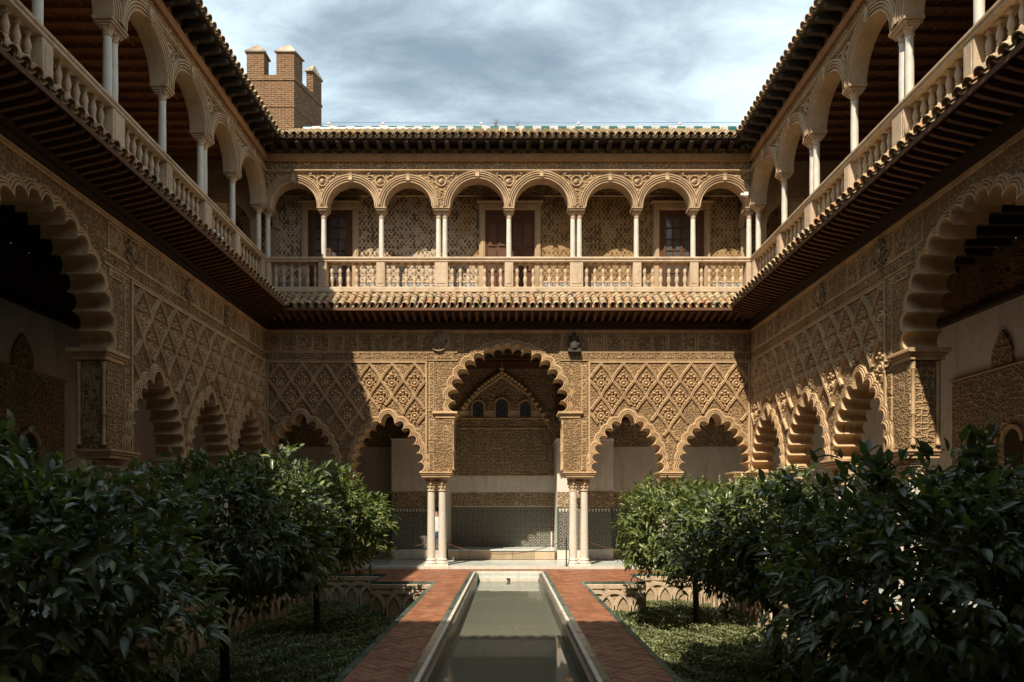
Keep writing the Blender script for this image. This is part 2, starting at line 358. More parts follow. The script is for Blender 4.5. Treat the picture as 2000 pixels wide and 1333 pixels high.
# ------------------------------------------------------------------ mesh helpers
class MB:
    def __init__(s): s.v = []; s.f = []
    def add(s, vs, fs):
        o = len(s.v); s.v += [tuple(p) for p in vs]; s.f += [tuple(i + o for i in f) for f in fs]; return s
    def box(s, x0, x1, y0, y1, z0, z1):
        v = [(x0,y0,z0),(x1,y0,z0),(x1,y1,z0),(x0,y1,z0),(x0,y0,z1),(x1,y0,z1),(x1,y1,z1),(x0,y1,z1)]
        return s.add(v, [(0,3,2,1),(4,5,6,7),(0,1,5,4),(1,2,6,5),(2,3,7,6),(3,0,4,7)])
    def cbox(s, x0, x1, y0, y1, z0, z1, c=0.01):
        """box standing against a wall at y1, its front edges (y0) chamfered"""
        v = [(x0,y1,z0),(x1,y1,z0),(x1,y1,z1),(x0,y1,z1),(x0,y0+c,z0),(x1,y0+c,z0),(x1,y0+c,z1),(x0,y0+c,z1),(x0+c,y0,z0+c),(x1-c,y0,z0+c),(x1-c,y0,z1-c),(x0+c,y0,z1-c)]
        return s.add(v, [(0,1,5,4),(1,2,6,5),(2,3,7,6),(3,0,4,7),(4,5,9,8),(5,6,10,9),(6,7,11,10),(7,4,8,11),(8,9,10,11)])
    def lathe(s, prof, n=12, c=(0,0,0), cap=True):
        vs = []; fs = []
        for (r, z) in prof:
            for k in range(n):
                a = 2*math.pi*k/n; vs.append((c[0]+r*math.cos(a), c[1]+r*math.sin(a), c[2]+z))
        for i in range(len(prof)-1):
            for k in range(n):
                k2 = (k+1) % n; fs.append((i*n+k, i*n+k2, (i+1)*n+k2, (i+1)*n+k))
        if cap:
            fs.append(tuple(range(n-1, -1, -1))); fs.append(tuple((len(prof)-1)*n+k for k in range(n)))
        return s.add(vs, fs)
    def tube(s, path, r, n=6):
        path = [Vector(p) for p in path]; rs = r if hasattr(r, '__len__') else [r]*len(path)
        vs = []; fs = []
        for i, p in enumerate(path):
            d = (path[min(i+1, len(path)-1)] - path[max(i-1, 0)]).normalized()
            u = d.cross(Vector((0.13, 0.37, 0.92))).normalized() if abs(d.z) < 0.9 else d.cross(Vector((1, 0.1, 0))).normalized()
            w = d.cross(u)
            for k in range(n):
                a = 2*math.pi*k/n; q = p + (u*math.cos(a) + w*math.sin(a))*rs[i]; vs.append(tuple(q))
        for i in range(len(path)-1):
            for k in range(n):
                k2 = (k+1) % n; fs.append((i*n+k, i*n+k2, (i+1)*n+k2, (i+1)*n+k))
        fs.append(tuple(range(n-1, -1, -1))); fs.append(tuple((len(path)-1)*n+k for k in range(n)))
        return s.add(vs, fs)
    def loft(s, rings):
        """rings: equal-length point rows joined by quads"""
        n = len(rings[0]); vs = [p for r in rings for p in r]
        fs = [(i*n+k, i*n+k+1, (i+1)*n+k+1, (i+1)*n+k) for i in range(len(rings)-1) for k in range(n-1)]
        return s.add(vs, fs)
    def slab(s, poly, y0, y1, sides=True):
        """flat xz polygon with thickness from y0 (front) to y1"""
        tri = tessellate_polygon([[Vector((p[0], p[1], 0)) for p in poly]])
        n = len(poly)
        vs = [(p[0], y0, p[1]) for p in poly] + [(p[0], y1, p[1]) for p in poly]
        fs = []
        for t in tri:
            a, b, c = (Vector(poly[i]).to_3d() for i in t)
            cr = (b-a).cross(c-a).z
            t = t if cr > 0 else t[::-1]
            fs.append(tuple(t)); fs.append(tuple(i+n for i in t[::-1]))
        if sides:
            area = sum(poly[i][0]*poly[(i+1) % n][1]-poly[(i+1) % n][0]*poly[i][1] for i in range(n))
            for i in range(n):
                j = (i+1) % n
                fs.append((j, i, i+n, j+n) if area > 0 else (i, j, j+n, i+n))
        return s.add(vs, fs)
    def ball(s, c, r, n=8, m=4, sy=1.0, half=False):
        pr = []
        for i in range(m+1):
            t = math.pi*i/m; pr.append((math.sin(t), -math.cos(t)))
        vs = []; fs = []
        for (rr, zz) in pr:
            for k in range(n):
                a = 2*math.pi*k/n
                vs.append((c[0]+r*rr*math.cos(a), c[1]+sy*r*zz, c[2]+r*rr*math.sin(a)))
        for i in range(m):
            for k in range(n):
                k2 = (k+1) % n; fs.append((i*n+k, i*n+k2, (i+1)*n+k2, (i+1)*n+k))
        return s.add(vs, fs)
    def mesh(s, name, mat, smooth=None):
        me = bpy.data.meshes.new(name)
        me.from_pydata(s.v, [], s.f); me.materials.append(mat if not isinstance(mat, str) else M[mat])
        if smooth is not None:
            me.polygons.foreach_set('use_smooth', [True]*len(me.polygons)); me.set_sharp_from_angle(angle=R(smooth))
        me.update(); return me
    def build(s, name, mat, parent=None, smooth=None, **props):
        o = bpy.data.objects.new(name, s.mesh(name, mat, smooth)); COL.objects.link(o)
        if parent is not None: o.parent = parent
        for k, v in props.items(): o[k] = v
        return o

def inst(name, me, parent, loc=(0,0,0), rot=(0,0,0), sc=None, **props):
    o = bpy.data.objects.new(name, me); COL.objects.link(o); o.parent = parent
    o.location = loc; o.rotation_euler = rot
    if sc is not None: o.scale = sc
    for k, v in props.items(): o[k] = v
    return o
def thing(name, label, cat, loc=(0,0,0), rz=0.0, group=None, kind=None):
    o = bpy.data.objects.new(name, None); COL.objects.link(o); o.location = loc; o.rotation_euler = (0,0,rz)
    o.empty_display_size = 0.2
    o['label'] = label; o['category'] = cat
    if group: o['group'] = group
    if kind: o['kind'] = kind
    return o

def np_mesh(name, verts, faces_n, idx, mat):
    me = bpy.data.meshes.new(name)
    nv = len(verts); nf = len(faces_n)
    me.vertices.add(nv); me.vertices.foreach_set('co', verts.astype(np.float32).ravel())
    me.loops.add(len(idx)); me.loops.foreach_set('vertex_index', idx.astype(np.int32))
    me.polygons.add(nf)
    st = np.concatenate([[0], np.cumsum(faces_n)[:-1]]).astype(np.int32)
    me.polygons.foreach_set('loop_start', st)
    me.materials.append(M[mat]); me.update(calc_edges=True); me.validate(); return me

# ------------------------------------------------------------------ the arches
SMALL = [(-0.95,2.87),(-0.90,3.15),(-0.845,3.42),(-0.745,3.68),(-0.60,3.92),(-0.42,4.13),(-0.205,4.31)]
SMALL = SMALL + [(-x, z) for x, z in SMALL[::-1]]
BIG = [(-1.61,4.70),(-1.60,5.02),(-1.535,5.36),(-1.40,5.66),(-1.21,5.93),(-0.98,6.17),(-0.71,6.35),(-0.42,6.47),(-0.135,6.555)]
BIG = BIG + [(-x, z) for x, z in BIG[::-1]]

def lobes(tips, w, n=7, topk=None):
    """the scalloped curve through the cusps, pushed outward by w; runs from the left foot to the right foot"""
    T = [Vector(t) for t in tips]; N = len(T)-1
    nor = []
    for i in range(N):
        d = (T[i+1]-T[i]).normalized(); nor.append(Vector((-d.y, d.x)))
    bis = [Vector((-1, 0))] + [(nor[i-1]+nor[i]).normalized() for i in range(1, N)] + [Vector((1, 0))]
    out = []
    for i in range(N):
        A, B = T[i], T[i+1]; c = (A+B)/2; a = (B-A).length/2; e = (B-A).normalized(); n_ = nor[i]
        b = a*(1.48 if i != N//2 else 1.6)
        if i == 0 or i == N-1: b = a*1.25
        def P(t): return c - e*((a+w)*math.cos(t)) + n_*((b+w)*math.sin(t))
        def cut(T0, bs, lo, hi, sgn):
            tan = Vector((bs.y, -bs.x))
            f = lambda t: (P(t)-T0).dot(tan)*sgn
            for _ in range(24):
                m_ = (lo+hi)/2
                if f(m_) < 0: lo = m_
                else: hi = m_
            return (lo+hi)/2
        t0 = 0.0 if w == 0 else cut(A, bis[i], 0.0, math.pi/2, 1)
        t1 = math.pi if w == 0 else cut(B, bis[i+1], math.pi, math.pi/2, -1)
        for k in range(n+1):
            if k == 0 and i > 0: continue
            t = t0+(t1-t0)*k/n
            out.append(P(t))
    return [(p.x, p.y) for p in out]

SW = 0.17
PROF = [(0,0.57),(0,0.0),(0.0,-0.040),(0.012,-0.062),(0.036,-0.062),(0.042,-0.018),(0.056,-0.014),(0.064,-0.050),(0.086,-0.050),(0.093,-0.006),(0.108,-0.004),(0.116,-0.036),(0.138,-0.034),(0.145,-0.004),(0.17,0.002)]
RINGS = {}
for nm, tp in (('s', SMALL), ('b', BIG)):
    RINGS[nm] = {w: lobes(tp, w) for w in sorted({p[0] for p in PROF} | {0.24})}
def arch_moulding_mesh(nm, prof=PROF):
    mb = MB(); mb.loft([[(x, y, z) for x, z in RINGS[nm][w]] for w, y in prof])
    return mb.mesh('arch_moulding', 'moulded_stucco', 38)
ARCH_ME = {k: arch_moulding_mesh(k) for k in 'sb'}

def in_poly(x, z, poly):
    c = False; j = len(poly)-1
    for i in range(len(poly)):
        xi, zi = poly[i]; xj, zj = poly[j]
        if (zi > z) != (zj > z) and x < (xj-xi)*(z-zi)/(zj-zi)+xi: c = not c
        j = i
    return c

# shared piece meshes
def rosette_mesh():
    mb = MB()
    for k in range(14):
        pass
    R0, r0 = 0.083, 0.022; n, m_ = 14, 5; vs = []; fs = []
    for i in range(n):
        a = 2*math.pi*i/n
        for j in range(m_):
            b = math.pi*j/(m_-1)
            rr = R0 + r0*math.cos(b)
            vs.append((rr*math.cos(a), -r0*2.4*math.sin(b), rr*math.sin(a)))
    for i in range(n):
        for j in range(m_-1):
            i2 = (i+1) % n; fs.append((i*m_+j, i*m_+j+1, i2*m_+j+1, i2*m_+j))
    mb.add(vs, fs)
    mb.ball((0,-0.010,0), 0.052, 8, 4, 1.2)
    for (x, z, r) in ((0,0.225,0.042),(-0.085,0.165,0.040),(0.085,0.165,0.040),(0,0.15,0.028),(0,-0.155,0.034),(-0.10,-0.115,0.026),(0.10,-0.115,0.026),(0,0.31,0.024),(-0.15,0.07,0.026),(0.15,0.07,0.026),(-0.155,-0.03,0.022),(0.155,-0.03,0.022)):
        mb.ball((x,-0.016,z), r, 7, 4, 1.5)
    for (x0,z0,x1,z1) in ((0,0.09,0,0.22),(-0.05,0.07,-0.09,0.16),(0.05,0.07,0.09,0.16),(0,-0.09,0,-0.22)):
        mb.tube([(x0,-0.012,z0),(x1,-0.02,z1)], 0.013, 5)
    return mb.mesh('rosette', 'moulded_stucco', 50)
ROSETTE = rosette_mesh()

def column_meshes():
    sh = MB(); sh.lathe([(0.124,0.0),(0.122,0.7),(0.116,1.4),(0.110,2.04)], 20)
    cp = MB()
    cp.lathe([(0.112,0),(0.130,0.015),(0.130,0.035),(0.112,0.05),(0.118,0.12),(0.135,0.20),(0.165,0.26)], 16)
    cp.box(-0.17,0.17,-0.17,0.17,0.262,0.30)
    for k in range(8):
        a = math.pi/4*k; cx, cy = math.cos(a), math.sin(a)
        cp.ball((0.125*cx, 0.125*cy, 0.13), 0.036, 6, 4)
        cp.ball((0.155*cx, 0.155*cy, 0.225), 0.036, 6, 4)
    cp.lathe([(0.17,0.30),(0.20,0.36),(0.21,0.39)], 4, cap=True)
    bs = MB(); bs.box(-0.19,0.19,-0.19,0.19,0,0.06)
    bs.lathe([(0.18,0.06),(0.195,0.085),(0.18,0.115),(0.145,0.125),(0.135,0.15),(0.155,0.165),(0.155,0.185),(0.124,0.22)], 18)
    return sh.mesh('column','marble',40), cp.mesh('capital','sandstone',40), bs.mesh('base','marble',40)
COLM, CAPM, BASM = column_meshes()
def upper_column_meshes():
    sh = MB(); sh.lathe([(0.10,0),(0.10,0.03),(0.078,0.05),(0.080,0.5),(0.072,1.22)], 16)
    cp = MB(); cp.lathe([(0.074,0),(0.09,0.012),(0.09,0.028),(0.076,0.04),(0.085,0.09),(0.115,0.145)], 12)
    for k in range(4):
        a = math.pi/2*k+math.pi/4; cp.ball((0.115*math.cos(a), 0.115*math.sin(a), 0.135), 0.028, 6, 4)
    cp.box(-0.12,0.12,-0.12,0.12,0.155,0.19)
    return sh.mesh('column','marble',40), cp.mesh('capital','sandstone',40)
UCOL, UCAP = upper_column_meshes()
def baluster_mesh():
    mb = MB(); H = 0.75
    mb.box(-0.058,0.058,-0.058,0.058,0,0.04)
    mb.lathe([(0.05,0.04),(0.056,0.06),(0.040,0.075),(0.034,0.10),(0.050,0.16),(0.064,0.24),(0.058,0.31),(0.036,0.37),(0.034,0.385),(0.048,0.392),(0.048,0.412),(0.034,0.42),(0.052,0.47),(0.058,0.52),(0.044,0.60),(0.028,0.67),(0.030,0.685),(0.050,0.695),(0.050,0.715)], 12)
    mb.box(-0.055,0.055,-0.055,0.055,0.715,H)
    return mb.mesh('baluster','sandstone',45)
BALM = baluster_mesh()
def tile_mesh(up=True, L=0.40, r0=0.100, r1=0.078, n=7):
    """half-round clay tile; runs along -y (downhill end at y=0 uphill end at y=L)"""
    mb = MB(); th = 0.016; rows = []
    for (y, r) in ((0, r0), (L, r1)):
        for rr in (r, r-th):
            row = []
            for k in range(n+1):
                a = math.pi*k/n
                row.append((rr*math.cos(a), y, rr*math.sin(a)*(1 if up else -1)))
            rows.append(row)
    o = rows
    mb.loft([o[3], o[1], o[0], o[2]])
    return mb.mesh('roof_tile', 'roof_clay', 60)
TILE = tile_mesh(); PAN = tile_mesh(False, 0.5, 0.088, 0.098)
def tile_join(name, parent, placements):
    """the tiles too far up the roof to tell apart, joined"""
    mb = MB(); src = [v.co.copy() for v in TILE.vertices]; fs = [tuple(p.vertices) for p in TILE.polygons]
    for (loc, rx) in placements:
        mt = Matrix.Translation(loc) @ Matrix.Rotation(rx, 4, 'X')
        mb.add([tuple(mt @ v) for v in src], fs)
    if placements: mb.build(name, 'roof_clay', parent, 60, kind='stuff')

def carved_piece(name, root, a, b, z0, z1, out, relief='carved_fine'):
    """a cast plaster block: smooth raised margin and a field of relief inside it"""
    if b-a < 0.06: return
    o = MB().cbox(a, b, -out, 0.0, z0, z1, 0.010).build(name, 'moulded_stucco', root)
    i = 0.034 if b-a > 0.3 else 0.024
    if b-a > 0.12: MB().cbox(a+i, b-i, -out-0.010, -out, z0+i, z1-i, 0.008).build('relief', relief, o)
ZS, ZB, ZT, ZTIM = 2.87, 4.70, 7.19, 7.45

def wing(root, x0, x1, items, ucols, uarches, lit, balus_skip=(), side=False, depth=3.2, udepth=3.0, O1=0.83, O2=0.56, zup=0.0, ceil='ceiling_wood'):
    depth += 0.45 if not side else 0
    """one side of the courtyard in its own frame: x along the wall, y into it, z up.
       items: lower arches ('s'|'b', cx); ucols: (x, pair?); uarches: (cx, r); lit(x): is this stretch in view"""
    items = sorted(items, key=lambda t: t[1])
    cl = lambda x: min(max(x, x0+0.002), x1-0.002)
    # ---- lower wall
    def outline(w):
        pts = [(x0, ZS)]
        for k, cx in items:
            rg = [(cl(cx+x), z) for x, z in RINGS[k][w]]
            if k == 's': pts += rg
            else: pts += [(cx-1.69, ZS), (cx-1.69, ZB)] + rg + [(cx+1.69, ZB), (cx+1.69, ZS)]
        pts += [(x1, ZS), (x1, 7.60), (x0, 7.60)]
        q = [pts[0]]
        for p in pts[1:]:
            if (p[0]-q[-1][0])**2+(p[1]-q[-1][1])**2 > 1e-7: q.append(p)
        return q
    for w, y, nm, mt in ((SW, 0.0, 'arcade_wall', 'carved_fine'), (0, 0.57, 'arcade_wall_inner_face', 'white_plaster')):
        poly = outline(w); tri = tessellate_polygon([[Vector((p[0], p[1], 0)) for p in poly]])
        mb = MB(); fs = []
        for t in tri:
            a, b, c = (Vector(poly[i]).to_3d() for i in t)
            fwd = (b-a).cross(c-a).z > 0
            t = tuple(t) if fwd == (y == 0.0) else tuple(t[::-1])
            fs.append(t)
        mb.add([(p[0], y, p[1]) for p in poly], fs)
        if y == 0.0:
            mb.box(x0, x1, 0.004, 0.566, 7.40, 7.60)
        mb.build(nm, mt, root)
    piers = []
    for i, (k, cx) in enumerate(items):
        inst('arch_moulding', ARCH_ME[k], root, (cx, 0, 0))
        if k == 'b':
            for sg in (-1, 1):
                xe = cx+sg*1.69; xo = cx+sg*2.44
                mb = MB()
                # jamb faces below the spring of the tall arch, and the reveal panel
                mb.add([(xe,0,ZS),(xe,0.57,ZS),(xe,0.57,ZB),(xe,0,ZB)], [(0,1,2,3) if sg > 0 else (3,2,1,0)])
                mb.build('jamb', 'carved_fine', root)
                if lit(xe):
                    jb = MB(); a, b = sorted((xe, xe-sg*0.018)); jb.box(a, b, 0.11, 0.46, ZS+0.12, ZB-0.22); jb.build('carved_panel', 'carved_geometric', root)
                    for yy in (0.055, 0.515):
                        c_ = MB(); c_.lathe([(0.045,0),(0.052,0.03),(0.034,0.06),(0.034,0.55),(0.05,0.58),(0.036,0.62),(0.05,0.66),(0.034,0.72),(0.034,1.38),(0.048,1.41),(0.036,1.44),(0.055,1.54)], 10, (xe-sg*0.015, yy, ZS+0.06))
                        c_.build('colonnette', 'moulded_stucco', root, 40)
                # cap moulding at the spring
                cap = MB(); a, b = sorted((cx+sg*1.56, cx+sg*2.29))
                for (o, za, zb) in ((0.0, ZB-0.20, ZB-0.12), (0.03, ZB-0.12, ZB-0.07), (0.07, ZB-0.07, ZB+0.002)):
                    aa, bb = sorted((cx+sg*(1.60-o), cx+sg*(2.22+o)))
                    cap.cbox(aa, bb, -0.03-o, 0.60+o, za, zb, 0.012)
                cap.build('pier_cap', 'moulded_stucco', root)
                piers.append((cx+sg*2.19, 0.50))
                # carved blocks up the pier
                if lit(xe):
                    z = ZS+0.05; rows = []
                    while z < 6.2:
                        h = random.choice((0.42, 0.48, 0.52, 0.36)); h = min(h, 6.24-z)
                        if not (z < ZB+0.01 and z+h > ZB-0.22): rows.append((z, h))
                        elif z < ZB-0.3: rows.append((z, ZB-0.225-z))
                        z += h+0.015
                        if abs(z-ZB) < 0.22: z = ZB+0.01
                    for (z, h) in rows:
                        if h < 0.12: continue
                        aa, bb = sorted((cx+sg*1.735, cx+sg*2.215))
                        if not in_poly(aa-cx, z+0.02, ring_hull['b']) and not in_poly(bb-cx, z+0.02, ring_hull['b']) and not in_poly(aa-cx, z+h, ring_hull['b']) and not in_poly(bb-cx, z+h, ring_hull['b']):
                            carved_piece('carved_block', root, aa, bb, z, z+h-0.008, 0.022+random.random()*0.008)
                        aa, bb = sorted((cx+sg*2.245, cx+sg*2.40))
                        carved_piece('carved_block', root, aa, bb, z, z+h-0.008, 0.018+random.random()*0.006)
                    # inner blocks of the spandrel, outside the arch
                    for zc in np.arange(ZB+0.05, 6.2, 0.5):
                        for xa in np.arange(-0.2, 1.70, 0.36):
                            aa, bb = sorted((cx+sg*xa, cx+sg*(xa+0.345)))
                            if abs(xa+0.345) > 1.72: continue
                            if any(in_poly(px_-cx, pz_, ring_hull['b']) for px_ in (aa, bb) for pz_ in (zc, zc+0.48)) : continue
                            carved_piece('carved_block', root, aa, bb, zc, min(zc+0.485, 6.24), 0.018)
    # piers between small arches
    feet = []
    for i in range(len(items)-1):
        (k1, c1), (k2, c2) = items[i], items[i+1]
        if k1 == 's' and k2 == 's': piers.append(((c1+c2)/2, 0.40))
    piers.append((x0+0.22, 0.38)); piers.append((x1-0.22, 0.38))
    for (px_, hw) in piers:
        mb = MB()
        for (o, za, zb) in ((0.0, ZS-0.17, ZS-0.10), (0.03, ZS-0.10, ZS-0.05), (0.06, ZS-0.05, ZS-0.002)):
            mb.cbox(px_-hw+0.06-o, px_+hw-0.06+o, -0.02-o, 0.59+o, za, zb, 0.012)
        mb.build('impost', 'moulded_stucco', root)
        if not lit(px_) : continue
        for dx in (-0.172, 0.172):
            c = inst('column', COLM, root, (px_+dx, 0.28, 0.22))
            inst('capital', CAPM, c, (0, 0, 2.06)); inst('base', BASM, c, (0, 0, -0.22))
    # ---- band of carved panels under the timber, thin inscription frieze, borders
    def clash(xa, xb, za, zb):
        return any(k == 'b' and any(in_poly(x-cx, z, ring_hull['b']) for x in (xa, xb, (xa+xb)/2) for z in (za, zb)) for k, cx in items)
    x = x0+0.03
    while x < x1-0.3:
        wd = random.choice((0.44, 0.46, 0.50, 0.42)); xb = min(x+wd, x1-0.02)
        if lit((x+xb)/2) and not clash(x, xb, 6.53, 7.08):
            carved_piece('carved_panel', root, x, xb-0.014, 6.53, 7.07, 0.016+random.random()*0.008, random.choice(('carved_fine','carved_stucco','carved_geometric')))
        x = xb+0.012
    x = x0+0.03
    while x < x1-0.3:
        xb = min(x+random.choice((0.9, 0.6, 0.75)), x1-0.02)
        if lit((x+xb)/2) and not clash(x, xb, 6.28, 6.50):
            MB().cbox(x, xb-0.01, -0.022, 0.0, 6.30, 6.49, 0.014).build('inscription_panel', 'carved_fine', root)
        x = xb+0.006
    mb = MB(); mb.box(x0, x1, -0.03, 0.0, 7.09, 7.14); mb.box(x0, x1, -0.05, 0.0, 7.14, 7.19)
    mb.build('cornice', 'moulded_stucco', root)
    mb = MB()
    segs = []; xs = np.arange(x0, x1, 0.05)
    run = None
    for xx in list(xs)+[x1]:
        ok = (xx < x1) and not clash(xx, xx+0.05, 6.25, 6.52)
        if ok and run is None: run = xx
        if not ok and run is not None:
            segs.append((run, min(xx, x1))); run = None
    for a, b in segs: mb.box(a, b, -0.032, 0.0, 6.495, 6.525); mb.box(a, b, -0.03, 0.0, 6.255, 6.285)
    mb.build('string_course', 'moulded_stucco', root)
    # ---- lozenge panels
    zones = []; edges = [x0+0.05]
    for k, cx in items:
        if k == 'b': edges += [cx-2.46, cx+2.46]
    edges.append(x1-0.05)
    for i in range(0, len(edges), 2):
        a, b = edges[i], edges[i+1]
        if not (lit(a+0.5) or lit(b-0.5)): continue
        frame = MB()
        z_t = 6.235
        frame.box(a, b, -0.035, 0.0, z_t-0.045, z_t)
        for xx in (a, b-0.05): frame.box(xx, xx+0.05, -0.035, 0.0, ZS+0.02, z_t-0.046)
        frame.build('panel_frame', 'moulded_stucco', root)
        zones.append((a+0.05, b-0.05))
        hulls = [(cx, ring_hull['s']) for k, cx in items if k == 's' and a-1 < cx < b+1]
        def free(x, z): return a+0.05 < x < b-0.05 and ZS+0.05 < z < z_t-0.05 and lit(x) and not any(in_poly(x-cx, z, h) for cx, h in hulls)
        PW, PH = 0.686, 1.0
        xr = a+0.05+0.33
        def rib(net, p, q, rise):
            d = Vector((q[0]-p[0], q[1]-p[1])); Lr = d.length
            if Lr < 0.08: return
            u = d/Lr; nrm = Vector((-u.y, u.x))
            for off, hw_, hh in ((-0.020, 0.009, 0.055+rise), (0.020, 0.009, 0.055+rise), (0, 0.030, 0.022+rise)):
                c0 = Vector(p)+nrm*off; c1 = Vector(q)+nrm*off
                vs = [(c0+nrm*hw_*1.5, 0), (c0+nrm*hw_, -hh), (c0-nrm*hw_, -hh), (c0-nrm*hw_*1.5, 0)]
                ve = [(c1+nrm*hw_*1.5, 0), (c1+nrm*hw_, -hh), (c1-nrm*hw_, -hh), (c1-nrm*hw_*1.5, 0)]
                net.add([(v.x, y, v.y) for v, y in vs+ve], [(0,4,5,1),(1,5,6,2),(2,6,7,3),(0,1,2,3),(7,6,5,4)])
        slope = PH/PW
        for sg in (-1, 1):
            k = int((a-8-xr)/PW)
            while True:
                xt = xr + k*PW
                if xt > b+8: break
                st = 0.02; z = z_t-0.05; runp = None; last = None; net = None; rise = 0.003 if sg > 0 else 0.0
                def close():
                    if net is not None and net.v: net.build('lozenge_rib', 'moulded_stucco', root, 40)
                while z > ZS:
                    xx = xt + sg*(z_t-0.05-z)/slope + 0.018*math.sin((z-z_t)*2*math.pi/PH*2)*sg
                    if free(xx, z):
                        if runp is None: runp = [(xx, z)]; net = MB()
                        elif z - runp[-1][1] < -0.12: rib(net, runp[-1], (xx, z), rise); runp.append((xx, z))
                        last = (xx, z)
                    elif runp is not None:
                        if last: rib(net, runp[-1], last, rise)
                        close(); net = None; runp = None
                    z -= st
                close()
                k += 1
        row = 0; z = z_t-0.05-0.62
        while z > ZS:
            x = xr-3*PW + (PW/2 if row % 2 else 0)+ (0)
            while x < b:
                cxm = x
                if all(free(cxm+dx, z+dz) for dx in (-0.09, 0.09) for dz in (-0.09, 0.12)):
                    inst('rosette', ROSETTE, root, (cxm, 0.004, z), (0, 0, 0), (1.15, 1.2, 1.15))
                x += PW
            z -= PH/2; row += 1
    # ---- timber cornice, rafters, soffit of the lower eave
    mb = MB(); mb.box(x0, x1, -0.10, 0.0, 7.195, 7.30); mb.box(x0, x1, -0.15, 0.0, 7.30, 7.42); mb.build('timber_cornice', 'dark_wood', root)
    zo = 0.06+zup
    raf = MB(); raf.box(-0.045, 0.045, 0, 1, -0.05, 0.06)
    def rafter(x, O, zw, ze, w_, h_, nm, mt, endcurve=0.0):
        d = min(O, 0.02+(x-x0), 0.02+(x1-x))
        if d < 0.12: return
        f = d/O; ye = -d; zz = zw+(ze-zw)*f
        m_ = MB(); tip = min(0.10, d*0.5)
        m_.add([(-w_,0,zw-h_),(w_,0,zw-h_),(w_,0,zw),(-w_,0,zw),
                (-w_,ye+tip,zz-h_),(w_,ye+tip,zz-h_),(w_,ye+tip,zz),(-w_,ye+tip,zz),
                (-w_,ye,zz-h_*(1-endcurve)),(w_,ye,zz-h_*(1-endcurve)),(w_,ye,zz),(-w_,ye,zz)],
               [(0,1,5,4),(1,2,6,5),(3,0,4,7),(2,3,7,6),(4,5,9,8),(5,6,10,9),(7,4,8,11),(6,7,11,10),(8,9,10,11)])
        return m_
    full = None
    xs = np.arange(x0+0.12, x1, 0.205 if side else 0.235)
    for x in xs:
        if not lit(x, 1.2): continue
        m_ = rafter(x, O1-0.10, 7.50, 7.56+zo, 0.034 if side else 0.045, 0.11, 'rafter', None, 0.35)
        if m_ is None: continue
        if min(x-x0, x1-x) > O1:
            if full is None: full = m_.mesh('rafter', 'rafter_wood')
            inst('rafter', full, root, (float(x), 0, 0))
        else:
            inst('rafter', m_.mesh('rafter', 'rafter_wood'), root, (float(x), 0, 0))
    def mitre(y, z, dx=0.0): # a row right across at distance -y in front of the wall, mitred at both corners
        return [(x0-y*1.0*0 + (-y) , y, z), (x1-(-y), y, z)]
    mb = MB(); e = -O1+0.06
    top = [(x0, 0, 7.505), (x1, 0, 7.505), (x1+e, e, 7.565+zo), (x0-e, e, 7.565+zo)]
    up = [(x0, 0, 8.20), (x1, 0, 8.20), (x1+e, e, 7.60+zo), (x0-e, e, 7.60+zo)]
    mb.add(top+up, [(0,3,2,1),(4,5,6,7),(3,7,6,2),(0,4,7,3),(1,2,6,5),(0,1,5,4)])
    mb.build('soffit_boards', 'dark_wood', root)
    mb = MB(); mb.add([(x0-e,e,7.50+zo),(x1+e,e,7.50+zo),(x1+e-0.03,e-0.03,7.50+zo),(x0-e+0.03,e-0.03,7.50+zo),(x0-e,e,7.585+zo),(x1+e,e,7.585+zo),(x1+e-0.03,e-0.03,7.585+zo),(x0-e+0.03,e-0.03,7.585+zo)],
        [(0,1,2,3),(7,6,5,4),(3,2,6,7),(1,0,4,5),(0,3,7,4),(2,1,5,6)])
    mb.build('eave_board', 'rafter_wood', root)
    # ---- lower eave tiles
    ang = math.atan2(0.68, 1.0)
    def tiles(O, zed, ang, rows, rowobj, dy=0.30, width=None):
        pitch = 0.235; n = int((x1-x0-0.3)/pitch); xs0 = (x0+x1)/2-(n-1)*pitch/2
        rest = []; cnt = 0
        for i in range(n):
            x = xs0+i*pitch
            edge = min(x-x0, x1-x)
            for r_ in range(rows):
                d = O - r_*dy*math.cos(ang)
                if edge < d-0.02: continue
                z = zed + r_*dy*math.sin(ang)+0.03
                jit = random.uniform(-0.012, 0.012)
                loc = (x+jit, -d, z+0.02*random.random())
                if r_ in rowobj and lit(x, 0.8): 
                    inst('roof_tile', TILE, root, loc, (ang-0.02, random.uniform(-0.05,0.05), random.uniform(-0.03,0.03)))
                else: rest.append((loc, ang-0.02))
            if edge > O and lit(x, 0.8):
                inst('pan_tile', PAN, root, (x+pitch/2, -O-0.015, zed+0.045), (ang, 0, 0))
        tile_join('roof_tiles', root, rest)
    tiles(O1, 7.595+zo, ang, 4, (0,1,2,3) if not side else (0,), 0.27)
    # ---- balcony: kerb, balusters, pedestals, rail
    mb = MB(); mb.cbox(x0, x1, -0.04, 0.36, 8.33, 8.50, 0.02); mb.box(x0, x1, 0.0, 0.36, 7.6, 8.329); mb.build('balcony_kerb', 'sandstone', root)
    cols = sorted(ucols); 
    mb = MB()
    for (cx, pair) in cols:
        hw = 0.20 if pair else 0.13
        a, b = max(cx-hw, x0+0.003), min(cx+hw, x1-0.003)
        if lit(cx):
            p = MB(); p.cbox(a, b, -0.02, 0.30, 8.502, 9.262, 0.012); p.cbox(a+0.05, b-0.05, -0.032, -0.02, 8.60, 9.17, 0.006)
            p.build('pedestal', 'sandstone', root)
    mb.cbox(x0, x1, -0.035, 0.315, 9.265, 9.33, 0.012); mb.cbox(x0, x1, -0.06, 0.34, 9.332, 9.41, 0.02)
    mb.build('hand_rail', 'sandstone', root)
